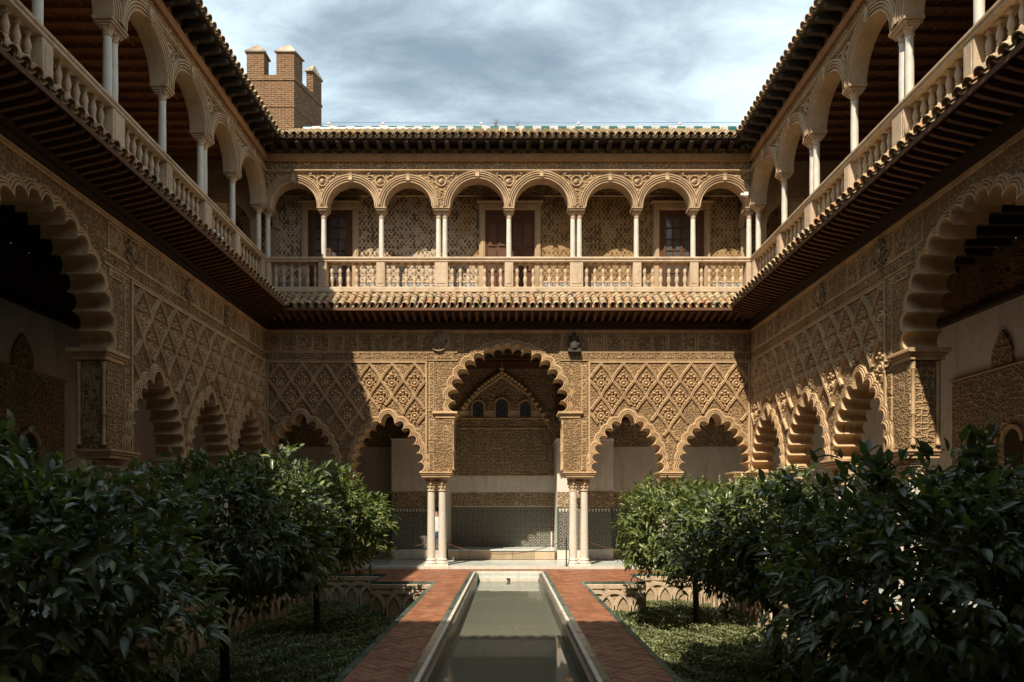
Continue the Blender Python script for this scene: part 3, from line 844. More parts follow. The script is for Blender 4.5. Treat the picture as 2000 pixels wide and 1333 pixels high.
    for i in range(len(cols)-1):
        a = cols[i][0]+(0.20 if cols[i][1] else 0.13); b = cols[i+1][0]-(0.20 if cols[i+1][1] else 0.13)
        n = max(1, round((b-a)/0.245)); s_ = (b-a)/n
        for k in range(n):
            x = a+s_*(k+0.5)
            if lit(x): inst('baluster', BALM, root, (x, 0.14, 8.505), (0, 0, random.uniform(-0.1, 0.1)))
    # ---- upper columns
    for (cx, pair) in cols:
        if not lit(cx): continue
        for dx in ((-0.10, 0.10) if pair else (0,)):
            c = inst('column', UCOL, root, (cx+dx, 0.15, 9.412)); inst('capital', UCAP, c, (0, 0, 1.225))
        hw = 0.27 if pair else 0.17
        a, b = max(cx-hw, x0+0.003), min(cx+hw, x1-0.003)
        mb = MB(); mb.cbox(a+0.03, b-0.03, -0.02, 0.32, 10.83, 10.875, 0.01); mb.cbox(a, b, -0.05, 0.34, 10.877, 10.938, 0.015)
        mb.build('impost', 'arch_stone', root)
    # ---- upper arches and wall
    ZI = 10.94; A = sorted(uarches); NS = 20
    pts = [(x0, ZI)]
    for cx, r in A:
        pts += [(cl(cx-(r+0.012)*math.cos(math.pi*k/NS)), ZI+(r+0.012)*math.sin(math.pi*k/NS)*1.03) for k in range(NS+1)]
    pts += [(x1, ZI), (x1, 12.72), (x0, 12.72)]
    q = [pts[0]]
    for p in pts[1:]:
        if abs(p[0]-q[-1][0])+abs(p[1]-q[-1][1]) > 1e-5: q.append(p)
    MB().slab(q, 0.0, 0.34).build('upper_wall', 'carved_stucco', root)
    UP = [(0.012, 0.347), (0.0, 0.347), (0.0, -0.03), (0.012, -0.05), (0.036, -0.05), (0.040, -0.012), (0.080, -0.012), (0.084, -0.055), (0.108, -0.06), (0.114, -0.02), (0.132, -0.02), (0.140, -0.075), (0.168, -0.075), (0.174, -0.035), (0.190, -0.035), (0.197, -0.085), (0.225, -0.085), (0.236, -0.03), (0.238, 0.002)]
    for j, (cx, r) in enumerate(A):
        if not lit(cx): continue
        xl = (A[j-1][0]+A[j-1][1]+cx-r)/2 if j else x0
        xr_ = (A[j+1][0]-A[j+1][1]+cx+r)/2 if j < len(A)-1 else x1
        rings = []
        for w, y in UP:
            Rw = r+w
            c0 = min(1, (cx-xl)/Rw); c1 = min(1, (xr_-cx)/Rw)
            t0 = math.acos(c0); t1 = math.pi-math.acos(c1)
            rings.append([(cx-Rw*math.cos(t0+(t1-t0)*k/26), y, ZI+Rw*1.03*math.sin(t0+(t1-t0)*k/26)) for k in range(27)])
        mb = MB(); mb.loft(rings); mb.build('archivolt', 'arch_stone', root, 35)
        ks = MB(); zc = ZI+r*1.03
        ks.loft([[(cx-0.055, y-0.0, z), (cx+0.055, y, z)] for y, z in ((-0.02, zc-0.03), (-0.09, zc-0.02), (-0.13, zc+0.04), (-0.10, zc+0.10), (-0.09, zc+0.17), (-0.12, zc+0.25), (-0.02, zc+0.27))])
        for sx in (-0.055, 0.055):
            ks.add([(cx+sx, y, z) for y, z in ((-0.02, zc-0.03), (-0.09, zc-0.02), (-0.13, zc+0.04), (-0.10, zc+0.10), (-0.09, zc+0.17), (-0.12, zc+0.25), (-0.02, zc+0.27))], [(0,1,2,3,4,5,6) if sx > 0 else (6,5,4,3,2,1,0)])
        ks.build('keystone', 'arch_stone', root, 40)
    for (cx, pair) in cols[1:-1]:
        if not lit(cx): continue
        md = MB(); n = 18
        rr = [(0.175, 0.0), (0.175, -0.025), (0.155, -0.045), (0.135, -0.03), (0.125, -0.012)]
        md.loft([[(cx+r_*math.cos(2*math.pi*k/n), y, 11.72+r_*math.sin(2*math.pi*k/n)) for k in range(n+1)] for r_, y in rr])
        md.ball((cx-0.01, -0.005, 11.715), 0.075, 8, 5, 0.6); md.ball((cx+0.03, -0.03, 11.75), 0.035, 6, 4); md.ball((cx, -0.005, 11.45), 0.045, 6, 4, 0.7); md.ball((cx, -0.005, 11.36), 0.03, 6, 4, 0.7)
        for sg in (-1, 1):
            md.tube([(cx+sg*0.20, -0.01, 11.80), (cx+sg*0.27, -0.025, 11.87), (cx+sg*0.36, -0.02, 11.88), (cx+sg*0.40, -0.02, 11.94), (cx+sg*0.33, -0.02, 11.96)], 0.02, 5)
        md.build('medallion', 'arch_stone', root, 40)
    mb = MB()
    mb.cbox(x0, x1, -0.075, 0.0, 12.00, 12.055, 0.02); mb.box(x0, x1, -0.03, 0.0, 11.975, 12.00)
    mb.build('string_course', 'arch_stone', root)
    mb = MB(); mb.cbox(x0, x1, -0.05, 0.0, 12.335, 12.56, 0.02); mb.cbox(x0, x1, -0.08, 0.0, 12.30, 12.333, 0.01); mb.build('cornice', 'cornice_plaster', root)
    # ---- upper eave: corbels, boards, tiles, roof
    zq = 0.06+zup*0.7
    mb = MB(); mb.box(x0, x1, 0.0, 0.34, 12.72, 13.0); mb.build('wall_head', 'old_eave_wood', root)
    e = -O2+0.05
    mb = MB()
    mb.add([(x0,0,12.84),(x1,0,12.84),(x1+e,e,12.70+zq),(x0-e,e,12.70+zq),(x0,0,12.98),(x1,0,12.98),(x1+e,e,12.74+zq),(x0-e,e,12.74+zq)], [(0,3,2,1),(4,5,6,7),(3,7,6,2),(0,4,7,3),(1,2,6,5),(0,1,5,4)])
    mb.build('soffit_boards', 'old_eave_wood', root)
    cb = MB(); cw = 0.06
    pr = [(0, 12.565), (-0.16, 12.565), (-0.24, 12.60), (-0.30, 12.59), (-0.42, 12.60), (-0.52, 12.61), (-0.58, 12.64), (-0.60, 12.70), (0, 12.79)]
    n = len(pr); pr = [(y*O2/0.70, z+0.03) for y, z in pr]; cb.add([(-cw, y, z) for y, z in pr]+[(cw, y, z) for y, z in pr], [tuple(range(n)), tuple(range(2*n-1, n-1, -1))]+[(i, i+n, (i+1) % n+n, (i+1) % n) for i in range(n)])
    CB = cb.mesh('corbel', 'old_eave_wood')
    xs = np.arange(x0+0.28, x1-0.1, 0.406)
    for x in xs:
        if not lit(x, 1.0): continue
        ed = min(x-x0, x1-x)
        inst('corbel', CB, root, (float(x), 0, 0), (0, 0, 0), (1, min(1.0, max(0.15, ed/O2)), 1))
    ang2 = math.atan2(0.6, 1.0)
    tiles(O2, 12.73+zq, ang2, 3 if side else 2, (0,), 0.31)
    UD = 2.6
    mb = MB(); zr = 12.77+zq+0.6*(O2+UD)
    ex = 0 if not side else 0
    mb.add([(x0-e,e,12.765+zq),(x1+e,e,12.765+zq),(x1+UD,UD,zr-0.03),(x0-UD,UD,zr-0.03),(x1+2*UD,2*UD+0.8,12.7),(x0-2*UD,2*UD+0.8,12.7)], [(0,1,2,3),(3,2,4,5)])
    mb.build('roof', 'roof_clay', root)
    # ---- galleries behind the arches
    mb = MB(); ex = 3.0 if side else -0.37; mb.box(x0-ex, x1+ex, 0.36, udepth, 8.2, 8.45); mb.build('gallery_floor', 'sandstone', root)
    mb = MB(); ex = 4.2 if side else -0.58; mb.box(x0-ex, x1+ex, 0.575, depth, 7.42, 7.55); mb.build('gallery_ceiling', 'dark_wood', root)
    bm_ = MB()
    for x in np.arange(x0-0.2, x1, 0.55):
        if lit(x, 2): MB().box(x, x+0.12, 0.575, depth, 7.26, 7.42).build('ceiling_beam', 'dark_wood', root)
    mb = MB(); ex = 3.0 if side else -0.35; mb.box(x0-ex, x1+ex, 0.345, udepth, 12.45, 12.52); mb.build('upper_ceiling', ceil, root)
    if side:
        for x in np.arange(x0, x1+2.0, 0.42):
            if lit(x, 4): MB().box(x, x+0.10, 0.36, udepth, 12.34, 12.449).build('ceiling_beam', ceil, root)
        for y in np.arange(0.75, udepth, 0.42):
            mb = MB(); mb.box(x0, x1+udepth-0.05, y, y+0.05, 12.40, 12.449); mb.build('ceiling_batten', ceil, root)

ring_hull = {}
for k in 'sb':
    rg = RINGS[k][0.24]; zb = ZS-0.5 if k == 's' else ZB-2.5
    ring_hull[k] = [(rg[0][0], zb)] + rg + [(rg[-1][0], zb)]

# ------------------------------------------------------------------ THE GROUND AND WALKS
def struct(name, mb, mat, smooth=None):
    return mb.build(name, mat, None, smooth, kind='structure')
struct('ground', MB().add([(-600,-600,-1.35),(600,-600,-1.35),(600,600,-1.35),(-600,600,-1.35)], [(0,1,2,3)]), 'ground_earth')
ZTC = -0.08; YB = 20.6; BX0, BX1 = 1.86, 5.7; YE = 17.1; YE2 = 19.07; PX = 3.43; YN = 1.25
walk = MB(); zt = ZTC-0.006; zb = -1.4
for sg in (-1, 1):
    def bx(a, b, y0, y1):
        a, b = sorted((sg*a, sg*b)); walk.box(a, b, y0, y1, zb, zt)
    bx(1.0, BX0, YN, YE); bx(1.0, PX, YE, 20.0); bx(1.0, 7.2, 20.0, YB-0.02) ; bx(PX, 7.2, YE2, 20.0); bx(BX1, 7.2, YN, YE2)
walk.box(-1.0, 1.0, 20.0, YB-0.02, zb, zt)
walkway = struct('walkway', walk, 'mortar')
# soil of the two sunken beds
soil = MB()
for sg in (-1, 1):
    a, b = sorted((sg*(BX0-0.02), sg*(BX1+0.02))); soil.box(a, b, YN, YE2+0.05, -1.35, -1.05)
struct('garden_soil', soil, 'soil')

# herringbone terracotta bricks, clipped to the walks
def clip(poly, x0, x1, y0, y1):
    def half(P, f, cut):
        out = []
        for i in range(len(P)):
            a, b = P[i], P[(i+1) % len(P)]; fa, fb = f(a), f(b)
            if fa >= 0: out.append(a)
            if (fa >= 0) != (fb >= 0):
                t = fa/(fa-fb); out.append((a[0]+(b[0]-a[0])*t, a[1]+(b[1]-a[1])*t))
        return out
    for f in (lambda p: p[0]-x0, lambda p: x1-p[0], lambda p: p[1]-y0, lambda p: y1-p[1]):
        poly = half(poly, f, 0)
        if len(poly) < 3: return None
    return poly
def area(P): return abs(sum(P[i][0]*P[(i+1) % len(P)][1]-P[(i+1) % len(P)][0]*P[i][1] for i in range(len(P))))/2
bricks = []
W_, L_ = 0.135, 0.27; J = 0.004
rects = []
for sg in (-1, 1):
    for (a, b, y0, y1) in ((1.11, BX0-0.075, 3.0, YE), (1.11, PX-0.075, YE+0.075, 20.09), (PX-0.075, 7.2, YE2+0.075, 20.09), (BX1+0.075, 7.2, 8.0, YE2+0.075)):
        a, b = sorted((sg*a, sg*b)); rects.append((a, b, y0, y1))
rects.append((-7.2, 7.2, 20.09, YB-0.02))
c45 = math.cos(math.pi/4)
def herr(x0, x1, y0, y1):
    """herringbone laid at 45 degrees: (u,v) lattice rotated"""
    cx, cy = (x0+x1)/2, (y0+y1)/2; R_ = math.hypot(x1-x0, y1-y0)/2+0.6
    n = int(R_/W_)+3
    for i in range(-n, n):
        for j in range(-n, n):
            # horizontal brick at cell (i, j) when (i-j) mod 4 == 0 ; vertical brick when (i-j) mod 4 == 3
            m_ = (i-j) % 4
            if m_ == 0: q = (i*W_, j*W_, i*W_+L_, j*W_+W_)
            elif m_ == 3: q = (i*W_, j*W_, i*W_+W_, j*W_+L_)
            else: continue
            P = [(q[0]+J, q[1]+J), (q[2]-J, q[1]+J), (q[2]-J, q[3]-J), (q[0]+J, q[3]-J)]
            P = [((u-v)*c45+cx, (u+v)*c45+cy) for u, v in P]
            if max(p[0] for p in P) < x0 or min(p[0] for p in P) > x1 or max(p[1] for p in P) < y0 or min(p[1] for p in P) > y1: continue
            P = clip(P, x0, x1, y0, y1)
            if P and area(P) > 0.002: yield P
for rc in rects:
    for P in herr(*rc):
        cy = sum(p[1] for p in P)/len(P); cx = sum(p[0] for p in P)/len(P)
        d = cy if cy > 7.0 and abs(cx) < BX0 else 100+cy
        bricks.append((d, P))
bricks.sort(key=lambda t: t[0])
def brick_geo(mb, P):
    z = ZTC+random.uniform(-0.0025, 0.0025); tx, ty = random.uniform(-0.012, 0.012), random.uniform(-0.012, 0.012)
    cx = sum(p[0] for p in P)/len(P); cy = sum(p[1] for p in P)/len(P); n = len(P)
    tp = [(p[0], p[1], z+(p[0]-cx)*tx+(p[1]-cy)*ty) for p in P]; bt = [(p[0], p[1], ZTC-0.02) for p in P]
    mb.add(tp+bt, [tuple(range(n))]+[((i+1) % n, i, i+n, (i+1) % n+n) for i in range(n)])
rest = MB()
for i, (d, P) in enumerate(bricks):
    if i < 300:
        b = MB(); brick_geo(b, P); b.build('paving_brick', 'terracotta', walkway)
    else: brick_geo(rest, P)
rest.build('paving_bricks', 'terracotta_far', walkway, kind='stuff')
# glazed edging tiles
def edging(x0, x1, y0, y1, L=0.14, along='y'):
    n = max(1, int(round(((y1-y0) if along == 'y' else (x1-x0))/L)))
    for k in range(n):
        if along == 'y':
            a = y0+(y1-y0)*k/n; b = y0+(y1-y0)*(k+1)/n-0.004; MB().box(x0, x1, a, b, ZTC-0.05, ZTC+0.004+random.uniform(-.002,.002)).build('edging_tile', 'green_glaze', walkway)
        else:
            a = x0+(x1-x0)*k/n; b = x0+(x1-x0)*(k+1)/n-0.004; MB().box(a, b, y0, y1, ZTC-0.05, ZTC+0.004+random.uniform(-.002,.002)).build('edging_tile', 'green_glaze', walkway)
for sg in (-1, 1):
    a, b = sorted((sg*(BX0-0.07), sg*(BX0+0.012))); edging(a, b, 6.8, YE-0.012, 0.28)
    a, b = sorted((sg*(BX0+0.013), sg*(PX+0.012))); edging(a, b, YE-0.012, YE+0.07, 0.28, 'x')
    a, b = sorted((sg*(PX-0.07), sg*(PX+0.012))); edging(a, b, YE+0.071, YE2-0.012, 0.28)
    a, b = sorted((sg*(PX+0.013), sg*(BX1+0.012))); edging(a, b, YE2-0.012, YE2+0.07, 0.28, 'x')
    a, b = sorted((sg*(1.01), sg*(1.105))); edging(a, b, 6.8, 20.0, 0.28)
edging(-1.105, 1.105, 20.005, 20.09, 0.28, 'x')

# marble platform of the galleries
mp = MB()
mp.box(-10.7, 10.7, YB, 25.3, -1.3, -0.012)
for sg in (-1, 1):
    a, b = sorted((sg*7.2, sg*10.7)); mp.box(a, b, YN, YB, -1.3, -0.012)
mp.box(-7.2, 7.2, -3.3, 1.2, -1.3, -0.012)
plat = struct('gallery_pavement', mp, 'grey_marble')
for k in range(24):
    x = -7.2+k*0.6
    MB().box(x+0.003, x+0.597, YB-0.02, YB+0.26, -0.075, 0.0).build('marble_slab', 'marble', plat)
for j in range(4):
    for k in range(13):
        x = -3.9+k*0.6; y = YB+0.265+j*0.6
        MB().box(x+0.002, x+0.598, y+0.002, y+0.598, -0.011, random.uniform(-0.002, 0.0)).build('marble_slab', 'grey_marble', plat)

# ------------------------------------------------------------------ THE POOL
pool = thing('reflecting_pool', 'long narrow reflecting pool with white marble kerb running up the middle of the courtyard', 'pool', (0, 0, 0))
WZ = -0.36
def kerb(parent, x0, x1, y0, y1, n, along):
    for k in range(n):
        if along == 'y':
            a = y0+(y1-y0)*k/n; b = y0+(y1-y0)*(k+1)/n-0.003
            cx_in = (x0+x1)/2
            m_ = MB(); m_.box(x0, x1, a, b, ZTC-0.30, ZTC+0.004)
        else:
            a = x0+(x1-x0)*k/n; b = x0+(x1-x0)*(k+1)/n-0.003
            m_ = MB(); m_.box(a, b, y0, y1, ZTC-0.30, ZTC+0.004)
        m_.build('kerb_stone', 'marble', parent)
for sg in (-1, 1):
    a, b = sorted((sg*0.955, sg*1.008)); kerb(pool, a, b, 3.0, 19.94, 14, 'y')
    a, b = sorted((sg*0.89, sg*0.95)); m_ = MB(); m_.box(a, b, 3.0, 19.88, ZTC-0.30, ZTC-0.05); m_.build('inner_ledge', 'wet_stone', pool)
    a, b = sorted((sg*0.87, sg*0.955)); m_ = MB(); m_.box(a, b, 3.0, 19.86, WZ-0.4, ZTC-0.302); m_.build('basin_wall', 'wet_stone', pool)
kerb(pool, -0.955, 0.955, 19.945, 20.0, 3, 'x')
m_ = MB(); m_.box(-0.95, 0.95, 19.885, 19.94, WZ-0.4, ZTC-0.05); m_.build('inner_ledge', 'grey_marble', pool)
m_ = MB(); m_.box(-0.868, 0.868, 19.83, 19.884, WZ-0.4, ZTC-0.18); m_.build('spout_stone', 'marble', pool)
m_ = MB(); m_.lathe([(0.05, 0), (0.05, 0.03)], 10, (0, 19.82, ZTC-0.22)); m_.build('water_spout', 'dark_metal', pool)
m_ = MB(); m_.add([(-0.955, 3.0, WZ), (0.955, 3.0, WZ), (0.955, 19.9, WZ), (-0.955, 19.9, WZ)], [(0,1,2,3)]); m_.build('water', 'pool_water', pool)
m_ = MB(); m_.box(-1.0, 1.0, YN, 20.0, -1.3, WZ-0.5); m_.box(-1.0, 1.0, YN, 2.99, WZ-0.5, ZTC-0.004); m_.build('basin_floor', 'bench_stone', pool)

# ------------------------------------------------------------------ WALLS OF THE SUNKEN BEDS, with interlaced blind arches
def bed_wall(label, length, loc, rz):
    w = thing('garden_wall', label, 'garden wall', loc, rz, 'retaining walls of the sunken garden beds')
    m_ = MB(); m_.box(0, length, -0.05, -0.002, -1.3, ZTC-0.055); m_.build('brick_face', 'bed_wall_brick', w)
    m_ = MB(); m_.cbox(0, length, -0.10, -0.05, ZTC-0.17, ZTC-0.055, 0.012); m_.build('coping', 'sandstone', w)
    s = 0.42; Rr = 0.40; zc = -0.78
    n = int(length/s)+2
    x_s = (length-(n-1)*s)/2
    for k in range(n):
        cx = x_s+k*s
        for hw in (0,):
            rings = []
            for rr, y in ((Rr+0.045, -0.05), (Rr+0.04, -0.105), (Rr-0.04, -0.105), (Rr-0.045, -0.05)):
                y2 = y + (0.012 if (k % 2 and y < -0.06) else 0)
                row = [(cx-rr, y2, -1.25)]+[(cx-rr*math.cos(math.pi*t/14), y2, zc+rr*1.15*math.sin(math.pi*t/14)) for t in range(15)]+[(cx+rr, y2, -1.25)]
                rings.append([(min(max(x, 0.0), length), y_, z) for x, y_, z in row])
            m_ = MB(); m_.loft(rings); m_.build('blind_arch', 'sandstone', w, 35)
    x = 0.12
    while x < length-0.1:
        m_ = MB(); m_.cbox(x, min(x+0.13, length), -0.09, -0.05, ZTC-0.30, ZTC-0.172, 0.01); m_.build('block', 'sandstone', w); x += 0.42
    return w
bed_wall('short arcaded wall at the end of the left sunken bed beside the left walkway', PX-BX0, (-PX, YE, 0), 0)
bed_wall('short arcaded wall at the end of the right sunken bed beside the right walkway', PX-BX0, (BX0, YE, 0), 0)
bed_wall('far arcaded wall of the left sunken bed behind the orange trees', BX1-PX, (-BX1, YE2, 0), 0)
bed_wall('far arcaded wall of the right sunken bed behind the orange trees', BX1-PX, (PX, YE2, 0), 0)
bed_wall('long arcaded side wall of the left sunken bed under the left arcade', YE2-2.0, (-BX1, 2.0, 0), R(90))
bed_wall('long arcaded side wall of the right sunken bed under the right arcade', YE2-2.0, (BX1, YE2, 0), R(-90))

# ------------------------------------------------------------------ THE THREE WINGS
D = 20.8; HW = 7.4
px = lambda p, d=64.09: (p-993)/d
# --- far wing
far = thing('palace_wing', 'sunlit far wing with carved lozenge panels, tall scalloped arch and balcony', 'building', (0, D, 0))
ucols_far = [(-7.38, False), (px(630), False), (px(743.5), False), (px(862), True), (px(994), False), (px(1126), True), (px(1244.5), False), (px(1356), False), (7.38, False)]
ua_far = [(px(574.5), 0.70), (px(685.5), 0.715), (px(797.5), 0.705), (px(932.5), 0.82), (px(1057.5), 0.82), (px(1191), 0.705), (px(1302), 0.72), (px(1414), 0.71)]
always = lambda x, m=0: True
wing(far, -HW, HW, [('s', -6.33), ('s', -3.67), ('b', -0.02), ('s', 3.63), ('s', 6.29)], ucols_far, ua_far, always, depth=4.15, udepth=1.12)
# --- side wings (local x is distance from the viewer on the left, its negative on the right)
sa = [('s', 19.52), ('s', 16.93), ('s', 14.36), ('b', 10.9), ('s', 7.44), ('s', 4.87), ('s', 2.30)]
su = [(20.62, False), (18.67, False), (16.83, True), (14.89, False), (12.95, True), (10.95, False), (8.98, True), (7.03, False), (5.08, True), (3.1, False), (1.2, False)]
def mids(c):
    out = []
    c = sorted(c)
    for (a, pa), (b, pb) in zip(c[:-1], c[1:]):
        l = a+(0.22 if pa else 0.13); r = b-(0.22 if pb else 0.13); out.append(((l+r)/2, (r-l)/2-0.01))
    return out
left = thing('palace_wing', 'shaded left wing, its balcony and scalloped arches facing right', 'building', (-HW, 0, 0), R(90))
wing(left, 1.0, D, sa, su, mids(su), lambda x, m=0: x > 8.2-m*0.3, side=True, O1=0.93, O2=0.62, zup=0.045)
right = thing('palace_wing', 'right wing with sun on its balusters and on one carved pier', 'building', (HW, 0, 0), R(-90))
sa_r = [(k, -c) for k, c in sa]; su_r = [(-c, p) for c, p in su]
wing(right, -D, -1.0, sa_r, su_r, mids(su_r), lambda x, m=0: x < -8.2+m*0.3, side=True, O1=0.93, O2=0.62, zup=0.045, ceil='rafter_wood')

# --- rear walls of the far wing
Yr = 24.75-D; pr_ = lambda p: (p-993)/53.43; zr_ = lambda p: EYE+(992-p)/53.43; pp_ = lambda p: (p-993)/56.9; YP = 23.42-D
mb = MB(); mb.box(-10.6, pr_(880), Yr, Yr+0.3, 0, 7.42); mb.box(pr_(1087), 10.6, Yr, Yr+0.3, 0, 7.42); mb.box(pr_(880), pr_(1087), Yr+0.22, Yr+0.5, 0, 7.42); mb.build('gallery_wall', 'white_plaster', far)
def slab(name, x0, x1, y, th, z0, z1, mat, parent=far, **k):
    m_ = MB(); m_.cbox(x0, x1, y-th, y, z0, z1, min(0.02, th*0.4)); return m_.build(name, mat, parent, **k)
for (xa, xb, yy) in ((-10.3, pp_(765), Yr), (pp_(765), pp_(872), YP), (pp_(1088), pp_(1198), YP), (pp_(1198), 10.3, Yr)):
    if yy < Yr: 
        m_ = MB(); m_.box(xa, xb, yy, Yr-0.001, 0, 4.1); m_.cbox(xa-0.03, xb+0.03, yy-0.04, Yr-0.001, 4.10, 4.16, 0.01); m_.build('buttress', 'white_plaster', far)
    slab('carved_frieze', xa+0.01, xb-0.01, Yr-0.0015, 0.05, 4.19 if yy < Yr else 3.98, 4.9, 'carved_inner')
    slab('carved_frieze', xa+0.01, xb-0.01, Yr-0.001, 0.12, 4.92, 7.2, 'carved_wood')
    slab('inscription_panel', xa+0.01, xb-0.01, yy-0.001, 0.03, 1.80, 2.32, 'carved_inner')
    slab('tile_dado', xa+0.01, xb-0.01, yy-0.001, 0.025, 0.36, 1.78, 'star_mosaic')
    slab('glazed_border', xa+0.0, xa+0.06, yy-0.027, 0.006, 0.36, 1.78, 'green_glaze')
    slab('glazed_border', xb-0.06, xb, yy-0.027, 0.006, 0.36, 1.78, 'green_glaze')
    slab('glazed_border', xa+0.061, xb-0.061, yy-0.027, 0.006, 0.36, 0.42, 'green_glaze')
    k = 0; x = xa+0.06
    while x < xb-0.12:      # the little stepped merlons of the tile border
        m_ = MB(); m_.add([(x, yy-0.032, 1.74), (x+0.075, yy-0.032, 1.74), (x+0.052, yy-0.032, 1.64), (x+0.023, yy-0.032, 1.64), (x, yy-0.026, 1.74), (x+0.075, yy-0.026, 1.74), (x+0.052, yy-0.026, 1.64), (x+0.023, yy-0.026, 1.64)], [(3,2,1,0),(0,1,5,4),(1,2,6,5),(2,3,7,6),(3,0,4,7)])
        if abs(x) < 5.2: m_.build('border_tile', 'marble', far)
        x += 0.112
yc = Yr+0.22
ca, cb_ = pr_(882), pr_(1085)
slab('tile_dado', ca, cb_, yc-0.001, 0.02, 0.36, 1.80, 'star_mosaic')
slab('inscription_panel', ca, cb_, yc-0.001, 0.03, 1.84, 2.32, 'carved_inner')
slab('carved_wall', ca+0.30, cb_-0.30, yc-0.001, 0.04, 2.97, 5.05, 'carved_inner')
for (xa, xb) in ((ca, ca+0.12), (ca+0.13, ca+0.29), (cb_-0.29, cb_-0.13), (cb_-0.12, cb_)): slab('pilaster', xa, xb, yc-0.001, 0.07, 2.95, 5.3, 'carved_inner')
slab('carved_wall', ca, cb_, yc-0.0005, 0.03, 5.32, 6.98, 'carved_inner')
slab('carved_frieze', ca+0.3, cb_-0.3, yc-0.041, 0.02, 4.70, 4.98, 'carved_inner')
for (za, zb) in ((2.93, 2.97), (4.66, 4.70), (5.0, 5.06)): slab('moulding', ca+0.29, cb_-0.29, yc-0.061 if za > 4 else yc-0.041, 0.03, za, zb, 'moulded_stucco')
for (xx, hh, ww) in ((pr_(934), 0.36, 0.20), (pr_(980), 0.42, 0.225), (pr_(1026), 0.36, 0.20)):
    n = 12; pts = [(xx-ww, 5.10), (xx+ww, 5.10)]+[(xx+ww*math.cos(math.pi*k/n), 5.10+hh+ww*math.sin(math.pi*k/n)) for k in range(n+1)]
    m_ = MB(); m_.slab(pts, yc-0.062, yc-0.032); w_ = m_.build('lattice_window', 'lattice_blue', far)
    m_ = MB(); m_.loft([[(xx+r_*c_, y_, 5.08) if e_ else (xx+r_*c_, y_, 5.10+hh+r_*s_) for c_, s_, e_ in [(-1, 0, 1)]+[(-math.cos(math.pi*k/n), math.sin(math.pi*k/n), 0) for k in range(n+1)]+[(1, 0, 1)]] for r_, y_ in ((ww, yc-0.05), (ww, yc-0.10), (ww+0.06, yc-0.10), (ww+0.06, yc-0.03))])
    m_.build('window_surround', 'moulded_stucco', far, 40)
# lobed gable of little spheres above the lattice windows
gx = pr_(980); path = []
for (a, b) in ((pr_(890), zr_(812)), (pr_(935), zr_(760)), (gx, zr_(728)), (pr_(1026), zr_(760)), (pr_(1076), zr_(830))): path.append((a, b))
for (a, b) in zip(path[:-1], path[1:]):
    m_ = MB(); m_.tube([(a[0], yc-0.05, a[1]-0.13), (b[0], yc-0.05, b[1]-0.13)], 0.05, 6); m_.build('gable_moulding', 'moulded_stucco', far, 60)
    n = 7
    for k in range(n):
        t = k/n; m_ = MB(); m_.ball((a[0]+(b[0]-a[0])*t, yc-0.09, a[1]+(b[1]-a[1])*t+0.02*math.sin(t*math.pi)), 0.085, 9, 5, 1.2); m_.build('gable_ball', 'moulded_stucco', far, 60)
m_ = MB(); m_.ball((gx, yc-0.09, zr_(722)), 0.10, 10, 6); m_.tube([(gx, yc-0.09, zr_(735)), (gx, yc-0.09, zr_(712))], 0.04); m_.build('finial', 'moulded_stucco', far, 50)
slab('timber_frieze', ca, cb_, yc-0.04, 0.05, zr_(722), zr_(705), 'rafter_wood'); slab('timber_frieze', ca, cb_, yc-0.04, 0.08, zr_(704), zr_(698), 'rafter_wood')
# bench
for (a, b) in ((-10.2, pp_(765)-0.02), (pp_(1198)+0.02, 10.2)):
    m_ = MB(); m_.box(a, b, YP+0.6, Yr-0.03, 0, 0.30); m_.build('stone_bench', 'bench_stone', far)
for k in range(5):
    a = -2.07+k*0.74; m_ = MB(); m_.cbox(a, a+0.735, YP-0.06+random.uniform(-.01,.01), Yr+0.19, 0.0, 0.29, 0.015); m_.build('bench_block', random.choice(('bench_stone', 'sandstone')), far)
m_ = MB(); m_.cbox(-2.07, 1.63, YP-0.10, Yr+0.19, 0.291, 0.35, 0.015); m_.build('bench_top', 'grey_marble', far)
